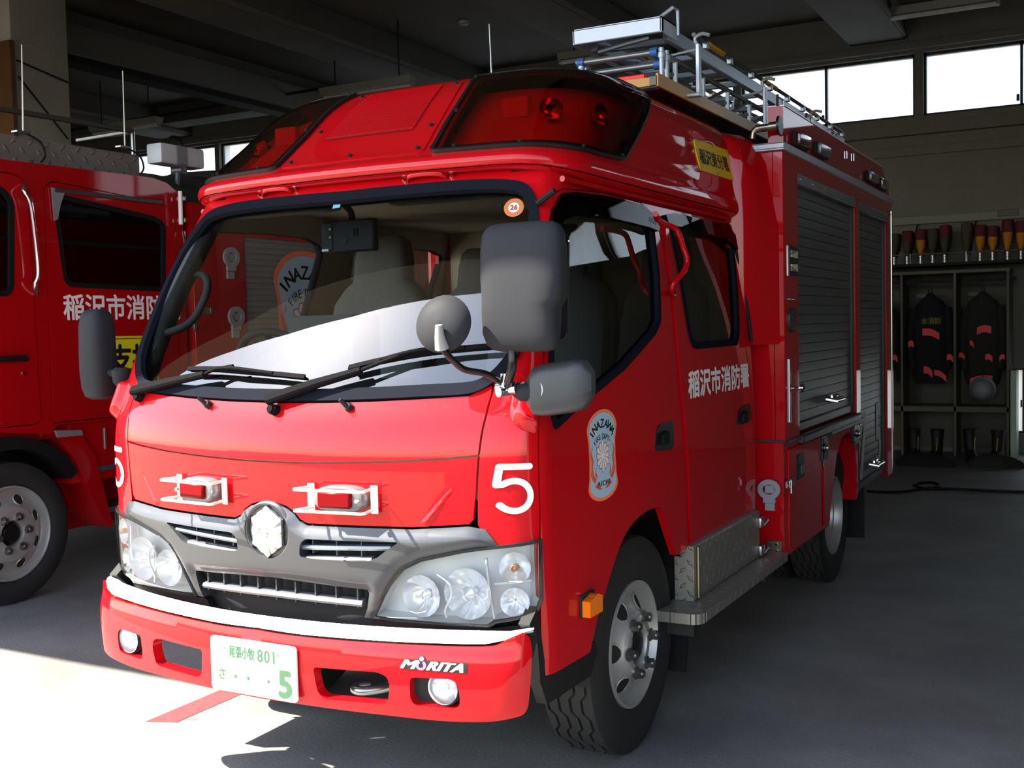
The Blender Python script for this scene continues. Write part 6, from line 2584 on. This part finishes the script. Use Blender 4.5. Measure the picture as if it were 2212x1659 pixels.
crest(ncf, E2)
for p, m_ in (((437, 671), 'plate'), ((420, 700), 'lock'), ((455, 670), 'stud')):
    c = on(p, 0, NBX)
    MB().box((NBX + .006, c[1], c[2]), (.014, .12 if m_ == 'plate' else .03, .05 if m_ != 'lock' else .10), .004).build('body_' + m_, pm('plate_brown', (.45, .33, .12), rough=.5) if m_ == 'plate' else STEEL, E2)
# covered hose reel and searchlight on the neighbour's roof
TARP = pm('tarp_green', (.17, .18, .155), rough=.85, noise=(6, .2), bump=(14, .6))
rings = []
for k in range(12):
    y = 2.95 + k * .12
    q = math.sin(math.pi * min(1, (k + .4) / 3)) if k < 2 else 1.0
    h = .20 + .03 * math.sin(k * 1.7) + (.10 if k > 6 else 0)
    rings.append([(NX - .75 + .60 * np.sign(math.cos(t)) * abs(math.cos(t))**.6, y, 2.40 + h * max(0, math.sin(t)) * (.6 + .4 * q) + .02 * math.sin(3 * t + k)) for t in np.linspace(0, math.pi, 16)] + [(NX - 1.35, y, 2.36), (NX - .15, y, 2.36)])
MB().loft(rings).build('covered_gear', TARP, E2)
a, b = on((331, 308), 0, NX - .25), on((427, 368), 0, NX - .25)
c = (a + b) / 2
lampo = MB()
lampo.box((c[0], c[1], c[2]), (.14, b[1] - a[1], (a[2] - b[2]) * .98), .02)
sl_ = lampo.build('searchlight', pm('searchlight_white', (.80, .81, .84), rough=.35), E2)
MB().box((c[0] + .075, c[1] - .02, c[2]), (.012, .10, (a[2] - b[2]) * .88), .004).build('light_bracket', pm('searchlight_grey', (.50, .50, .53), rough=.4), sl_)
MB().tube(smooth([(c[0], c[1] - .07, c[2] + .07), (c[0], c[1] - .04, c[2] + .125), (c[0], c[1] + .04, c[2] + .125), (c[0], c[1] + .07, c[2] + .07)], False), .012, 8).build('light_handle', HND, sl_)
bz = on((378, 430), 0, NX - .25)
mb = MB()
mb.cyl((c[0], bz[1], 2.36), (c[0], c[1] + .02, c[2] - .06), .018, 10)
mb.cyl((c[0] - .04, c[1] + .02, c[2] - .09), (c[0] + .05, c[1] + .02, c[2] - .09), .03, 12)
mb.build('light_mast', pm('mast_grey', (.40, .40, .42), rough=.4, metal=.5), sl_)
# ---------------------------------------------------------------- lockers at the back wall
LY = 10.16
WOOD = pm('locker_board', (.38, .355, .29), rough=.7, noise=(3, .12))
WOODI = pm('locker_inside', (.34, .325, .29), rough=.8)
lk_x = [on((1948 + 114.5 * k, 760), 1, LY)[0] for k in range(-3, 3)]
lock = thing('gear_locker', 'open timber gear locker with tall compartments along the back wall', 'locker')
ztop, zsh = on((2060, 590), 1, LY)[2], on((2060, 884), 1, LY)[2]
MB().b2((lk_x[0], LY, ztop), (lk_x[-1] + .02, YB - .002, ztop + .035), .003).build('top_board', WOOD, lock)
MB().b2((lk_x[0], LY, zsh - .03), (lk_x[-1] + .02, YB - .002, zsh + .03), .003).build('shelf_board', WOOD, lock)
MB().b2((lk_x[0], YB - .02, .05), (lk_x[-1] + .02, YB - .002, ztop)).build('back_board', WOODI, lock)
for x in lk_x:
    MB().b2((x - .014, LY, 0), (x + .014, YB - .02, ztop), .003).build('upright', WOOD, lock)
for x in lk_x[:-1]:
    MB().b2((x + .02, LY + .04, ztop - .10), (x + lk_x[1] - lk_x[0] - .02, LY + .06, ztop - .06)).build('hanging_rail', DARK, lock)
    MB().b2((x + .09, YB - .026, ztop - .24), (x + .19, YB - .021, ztop - .20)).build('name_card', pm('card_grey', (.50, .49, .45), rough=.7), lock)
# shelf above with its front rail
SHY = LY - .06
zs_ = on((2060, 566), 1, SHY)[2]
shelf = thing('hose_shelf', 'dark shelf with a thin front rail on the back wall above the locker', 'shelf')
MB().b2((lk_x[0], SHY, zs_ - .03), (lk_x[-1] + .4, YB - .002, zs_)).build('shelf_board', DARK, shelf)
MB().tube([(lk_x[0], SHY + .01, zs_ + .10), (lk_x[-1] + .4, SHY + .01, zs_ + .10)], .006, 6).build('front_rail', STEEL, shelf)
for x in (lk_x[2] + .08, lk_x[3] + .10, lk_x[4] + .12):
    MB().cyl((x, SHY + .01, zs_), (x, SHY + .01, zs_ + .11), .006, 6).build('rail_post', STEEL, shelf)
for x in (on((1982, 490), 1, 10.5)[0], on((2109, 490), 1, 10.5)[0]):
    MB().b2((x - .012, SHY + .1, zs_ - .03), (x + .012, YB - .002, zs_ + .0), .002).build('shelf_bracket', STEEL, shelf)
    MB().tube([(x, YB - .01, on((2000, 470), 1, 10.5)[2]), (x - .05, SHY + .2, zs_ + .06)], .010, 6).build('shelf_stay', DARK, shelf)
# folded hoses standing on the shelf: (x pixel, width scale, height, amber amount, maroon)
mar, amb, olv = pm('hose_maroon', (.34, .07, .10), rough=.8), pm('hose_amber', (.72, .44, .08), rough=.75), pm('hose_olive', (.25, .22, .16), rough=.85)


def hose(px, h, kind, label):
    c = on((px, 540), 1, SHY + .14)
    o = thing('folded_hose', label, 'hose', (c[0], SHY + .14, zs_), 0, 'hoses on the wall shelf')
    body, band = {'a': (mar, amb), 'o': (olv, olv), 'm': (mar, olv)}[kind]
    rings = []
    for z, w_ in ((h * .42, .045), (h * .7, .059), (h * .93, .061), (h * .985, .055), (h, .043)):
        rings.append([(w_ * np.sign(math.cos(t)) * abs(math.cos(t))**.6, .10 * np.sign(math.sin(t)) * abs(math.sin(t))**.6, z) for t in np.linspace(0, 2 * math.pi, 21)[:-1]])
    MB().loft(rings).build('hose_loop', body, o)
    rings = []
    for z, w_ in ((.085, .024), (.14, .032), (h * .45, .046), (h * .68, .0555)):
        rings.append([(w_ * np.sign(math.cos(t)) * abs(math.cos(t))**.7, -.012 + .10 * np.sign(math.sin(t)) * abs(math.sin(t))**.7, z) for t in np.linspace(0, 2 * math.pi, 21)[:-1]])
    MB().loft(rings).build('hose_fold', band, o)
    MB().lathe([(0, .030), (.03, .031), (.035, .026), (.06, .026), (.065, .031), (.09, .030), (.092, .001)], 'Z', (0, -.07, 0), 14).build('hose_coupling', STEEL, o)


hl_ = [(1934, .34, 'o', 'dark olive folded hose with chrome coupling, left end of the shelf beside the engine'),
       (1962, .36, 'm', 'maroon folded hose with dull band, second on the shelf from the engine'),
       (1991, .37, 'a', 'maroon and amber folded hose left of the gap on the wall shelf'),
       (2017, .37, 'o', 'olive folded hose right of the first amber hose on the shelf'),
       (2043, .40, 'm', 'tall dark maroon folded hose just left of the gap on the shelf'),
       (2090, .41, 'o', 'plain brown folded hose just right of the gap on the shelf'),
       (2119, .38, 'a', 'bright amber folded hose, first right of the brown hose'),
       (2146, .36, 'a', 'short amber folded hose, second right of the brown hose'),
       (2178, .42, 'a', 'tallest amber and maroon folded hose near the right picture edge'),
       (2207, .40, 'a', 'amber folded hose cut by the right picture edge')]
for px, h, kd, lb in hl_:
    hose(px, h, kd, lb)

# coats in the compartments
COAT = pm('coat_black', (.075, .075, .09), rough=.9, bump=(30, .5))
COATB = pm('coat_brown', (.15, .135, .115), rough=.9, bump=(30, .5))
REFL = pm('coat_red_band', (.95, .06, .10), rough=.45, emit=.0)


def coat(xc, mat, label, bands, txt=None):
    z1 = ztop - .20
    o = thing('fire_coat', label, 'coat', (xc, LY + .2, 0), 0, 'coats in the locker')
    rings = []
    for z, w_, d_ in ((z1 - .98, .15, .07), (z1 - .9, .175, .085), (z1 - .6, .185, .09), (z1 - .35, .19, .09), (z1 - .2, .185, .085), (z1 - .10, .13, .07), (z1 - .04, .06, .05), (z1, .02, .02)):
        rings.append([(w_ * np.sign(math.cos(t)) * abs(math.cos(t))**.75 + .006 * math.sin(5 * t + z * 9), d_ * math.sin(t), z) for t in np.linspace(0, 2 * math.pi, 33)[:-1]])
    body = MB().loft(rings).build('coat_body', mat, o)
    for s_ in (1, -1):
        MB().tube(smooth([(s_ * .16, 0, z1 - .17), (s_ * .195, -.02, z1 - .35), (s_ * .195, -.05, z1 - .6), (s_ * .17, -.06, z1 - .82)], False), [.055] * 6 + [.05] * 6 + [.045] * 6 + [.042], 12).build('sleeve', mat, o)
    MB().tube([(0, 0, z1 - .02), (-.02, 0, z1 + .03), (0, 0, z1 + .06), (.02, 0, z1 + .03), (0, 0, z1 - .02)], .006, 6).build('hanging_loop', mat, o)
    for (u0, v0, u1, v1, w_) in bands:
        pts = []
        for k in range(7):
            q = k / 6
            u, v = u0 + (u1 - u0) * q, v0 + (v1 - v0) * q + .02 * math.sin(q * math.pi)
            pts.append((u, z1 + v))
        y = -.098 if abs(u0) < .16 and abs(u1) < .18 else -.115
        mb = MB()
        n = len(pts)
        front = [(u, y - .004 * math.cos(u * 12), v + w_ / 2) for u, v in pts] + [(u, y - .004 * math.cos(u * 12), v - w_ / 2) for u, v in pts]
        mb.add(front, [(i, i + 1, n + i + 1, n + i) for i in range(n - 1)], True)
        bk = [(p[0], p[1] + .02, p[2]) for p in front]
        mb.add(bk, [(n + i, n + i + 1, i + 1, i) for i in range(n - 1)], True)
        mb.build('reflective_band', REFL, o)
    if txt:
        lettering('coat_lettering', txt, pm('coat_yellow', (.50, .45, .08), rough=.7), o, lambda u, v, l: (.02 + u, -.100 - l, z1 - .30 + v - .25 * u * u), .20, .07, bold=.002)
    return o


b1 = [(-.07, -.42, .10, -.47, .075), (-.215, -.56, -.16, -.56, .06), (-.06, -.83, .03, -.88, .075), (.05, -.86, .17, -.93, .06), (.18, -.70, .24, -.72, .06)]
b2 = [(-.05, -.42, .09, -.41, .075), (-.12, -.55, -.08, -.58, .05), (.03, -.70, .10, -.72, .06), (-.12, -.96, .10, -.93, .07), (.17, -.72, .22, -.70, .05), (-.23, -.68, -.17, -.70, .05)]
cxs = [(lk_x[k] + lk_x[k + 1]) / 2 for k in range(5)]
coat(cxs[2] - .02, COAT, 'black fire coat at the left edge of the locker, half hidden by the engine', b1[3:])
coat(cxs[3], COAT, 'black fire coat with red bands and yellow lettering in the middle compartment', b1, '水消防')
coat(cxs[4], COATB, 'brownish fire coat with red bands in the right-hand locker compartment', b2)
# silver helmet hung in the right compartment
hc_ = on((2122, 841), 1, LY - .02)
hp = thing('hung_helmet', 'round pale grey helmet hanging below the brownish coat', 'helmet', tuple(hc_))
HG = pm('helmet_grey', (.52, .52, .54), rough=.45)
MB().lathe([(-.085, .001), (-.082, .03), (-.07, .06), (-.045, .09), (-.01, .108), (.02, .114)], 'Y', (0, 0, 0), 32).build('helmet_shell', HG, hp)
MB().lathe([(.012, .112), (.014, .132), (.022, .134), (.026, .112)], 'Y', (0, 0, 0), 32).build('helmet_brim', HND, hp)
MB().tube([(0, .02, .12), (.0, .01, .17), (0, .08, .20)], .005, 6).build('chin_strap', HND, hp)
# boots and trousers on the floor in front
BOOT = pm('boot_black', (.06, .06, .065), rough=.6)


def boot(x, y, rz, label, yellow=True, lean=0.):
    o = thing('fire_boot', label, 'boot', (x, y, 0), rz, 'boots under the locker')
    rings = []
    for z, cy_, ly, wx in ((0.0, 0, .14, .048), (.03, 0, .145, .052), (.06, .01, .135, .05), (.10, .05, .09, .05), (.14, .07, .065, .05), (.22, .075, .06, .054), (.30, .075 + lean, .065, .062), (.34, .075 + lean * 1.2, .07, .068)):
        rings.append([(wx * math.cos(t), cy_ + ly * np.sign(math.sin(t)) * abs(math.sin(t))**.8, z) for t in np.linspace(0, 2 * math.pi, 19)[:-1]])
    MB().loft(rings).build('boot_upper', BOOT, o)
    MB().prism([(.054 * math.cos(t), .15 * math.sin(t)) for t in np.linspace(0, 2 * math.pi, 19)[:-1]], lambda u, v, d_: (u, v, d_), 0, .02).build('boot_sole', RUBBER, o)
    if yellow:
        MB().tube([(.02, .0, .10), (.03, .012 + lean, .26)], .005, 6).build('yellow_stripe', pm('stripe_yellow', (.75, .55, .08), rough=.6), o)
    return o


for px, py, rz, lb in ((1978, 998, .35, 'black boot with yellow stripe, left of the pair below the middle coat'), (2018, 1000, -.3, 'black boot with yellow stripe, right of the pair below the middle coat'),
                       (2100, 1000, .4, 'black boot below the helmet, nearer the middle upright'), (2148, 1002, -.4, 'black boot below the helmet, nearer the right end of the locker')):
    c = on((px, py), 2, 0.)
    boot(c[0], c[1], rz, lb)
# crumpled trousers round the boots
for (px, py, w_, mt_, lb) in ((1998, 1003, .26, COAT, 'black bunker trousers bunched on the floor below the middle coat'), (2148, 1006, .24, COATB, 'brown bunker trousers bunched on the floor below the helmet')):
    c = on((px, py), 2, 0.)
    c[1] -= .14
    rr_ = []
    for z, s_ in ((0, 1.0), (.03, 1.06), (.07, .95), (.10, .75), (.125, .4), (.13, .1)):
        rr_.append([(c[0] + w_ * s_ * (1 + .12 * math.sin(3 * t + 1) + .06 * math.sin(7 * t + z * 40)) * math.cos(t), c[1] + .09 * s_ * (1 + .15 * math.sin(4 * t)) * math.sin(t), z) for t in np.linspace(0, 2 * math.pi, 41)[:-1]])
    o = MB().loft(rr_).build('bunker_trousers', mt_)
    tag(o, lb, 'trousers', 'trousers on the floor')
# pale board beside the low window
a, b = on((2180, 800), 1, LY), on((2189, 975), 1, LY)
o = MB().b2((lk_x[-1] + .025, LY - .02, 0), (b[0] + .03, LY + .3, a[2]), .004).build('pale_cabinet', pm('cabinet_pale', (.66, .70, .62), rough=.5))
tag(o, 'narrow pale green cabinet standing between the locker and the low window', 'cabinet')
# wall trunking
tz0, tz1 = on((2060, 480), 1, 10.55)[2], on((2060, 462), 1, 10.55)[2]
tr_ = thing('cable_trunking', 'long grey cable trunking running along the back wall above the shelf', 'trunking', (0, YB, tz0))
MB().b2((-4.5, -.06, 0), (4.5, -.001, tz1 - tz0), .004).build('trunk', pm('trunk_grey', (.46, .45, .42), rough=.6), tr_)
MB().b2((on((2155, 460), 1, 10.55)[0], -.075, .03), (on((2200, 460), 1, 10.55)[0], -.06, .10), .004).build('name_strip', pm('trunk_dark', (.34, .33, .30), rough=.6), tr_)
# cable on the floor
pts = [on(p, 2, .012) for p in ((1872, 1061), (1935, 1063), (1985, 1057), (2030, 1050), (2010, 1042), (1975, 1046), (2000, 1056), (2060, 1056), (2140, 1060), (2230, 1063))]
o = MB().tube(smooth([tuple(p) for p in pts], False, 6), .012, 6).build('floor_cable', RUBBER)
tag(o, 'black cable looped on the floor behind the fire engine', 'cable')

# ---------------------------------------------------------------- ceiling lamps
FIX = pm('fixture_white', (.52, .51, .47), rough=.5)
TUBEM = pm('fluorescent_tube', (.80, .79, .74), rough=.35)


def fixture(p0, p1, length, label, tubes=1):
    lo, hi = 2.5, 4.85
    for _ in range(40):
        m_ = (lo + hi) / 2
        if np.linalg.norm(on(p0, 2, m_) - on(p1, 2, m_)) > length:
            hi = m_
        else:
            lo = m_
    a, b = on(p0, 2, lo), on(p1, 2, lo)
    c = (a + b) / 2
    o = thing('ceiling_lamp', label, 'lamp', (c[0], c[1], 0), 0, 'tube lamps under the ceiling')
    L = length / 2
    z = lo
    MB().prism([(-.05, z + .025), (.05, z + .025), (.075, z + .10), (-.075, z + .10)], lambda u, v, d_: (d_, u, v), -L, L).build('lamp_body', FIX, o)
    for k in range(tubes):
        y = (k - (tubes - 1) / 2) * .06
        MB().cyl((-L + .03, y, z), (L - .03, y, z), .016, 12).build('tube', TUBEM, o)
        for x in (-L + .015, L - .015):
            MB().box((x, y, z + .008), (.03, .04, .05), .004).build('tube_holder', FIX, o)
    top = 4.899
    for bx_ in (-10.7, -5.4, -2.75, -.1, 2.55, 5.2):
        pass
    for x in (-L * .7, L * .7):
        zt_ = 4.559 if any(abs(c[0] + x - q) < .305 for q in (-10.7, -5.4, -2.75, -.1, 2.55, 5.2)) else 4.899
        if -7.76 < c[0] + x < -7.19:
            zt_ = 4.399
        MB().cyl((x, 0, z + .09), (x, 0, zt_), .009, 6).build('hanger', DARK, o)


fixture((697, 212), (893, 183), 1.25, 'hanging tube lamp seen just above the middle of the raised cab roof', 1)
fixture((196, 290), (348, 270), 1.25, 'far tube lamp over the searchlight of the neighbouring engine', 1)
fixture((1212, 137), (1420, 103), 1.25, 'tube lamp whose left end shows beside the ladder', 2)
fixture((1877, 46), (2160, 8), 1.25, 'twin tube lamp at the top right above the high windows', 2)
# conduit across the ceiling and droppers
mb = MB()
a, b = on((150, 282), 1, 9.0), on((700, 190), 1, 9.0)
o = MB().tube([tuple(a), tuple(b)], .018, 8).build('ceiling_conduit', DARK)
tag(o, 'thin dark conduit running across under the ceiling at the left', 'conduit')
# smoke detector
a = on((1002, 54), 2, 4.86)
o = thing('smoke_detector', 'small pale round smoke detector on the dark ceiling', 'detector', (a[0], a[1], 4.9))
MB().lathe([(-.045, .001), (-.044, .03), (-.03, .055), (-.001, .06)], 'Z', (0, 0, 0), 20).build('detector_cover', pm('detector_white', (.62, .61, .56), rough=.5), o)
# brown board and brackets on the column
bb0, bb1 = on((-60, 92), 1, 3.98), on((36, 284), 1, 3.98)
o = MB().b2((bb0[0], 3.95, bb1[2] - .8), (bb1[0], 3.999, on((40, 84), 1, 3.98)[2]), .004).build('brown_board', pm('board_brown', (.36, .24, .12), rough=.5, noise=(4, .3)))
tag(o, 'brown wooden board fixed to the column at the left edge', 'board')

# two thin dark lines slanting across the column's side
for p0, p1, lb in (((36, 130), (147, 178), 'thin dark line slanting across the upper part of the column'), ((40, 165), (147, 300), 'thin dark line slanting steeply across the column')):
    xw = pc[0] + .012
    o = MB().tube([tuple(on(p0, 0, xw)), tuple(on(p1, 0, xw))], .008, 6).build('column_line', DARK)
    tag(o, lb, 'wire', 'lines on the column')

# ---------------------------------------------------------------- keep to thing > part > sub-part
def depth(o):
    n = 0
    while o.parent:
        o = o.parent
        n += 1
    return n


while True:
    deep = [o for o in bpy.data.objects if depth(o) > 2]
    if not deep:
        break
    for o in deep:
        if depth(o) == 3:
            p_ = o.parent
            o.matrix_basis = p_.matrix_basis @ o.matrix_basis
            o.parent = p_.parent
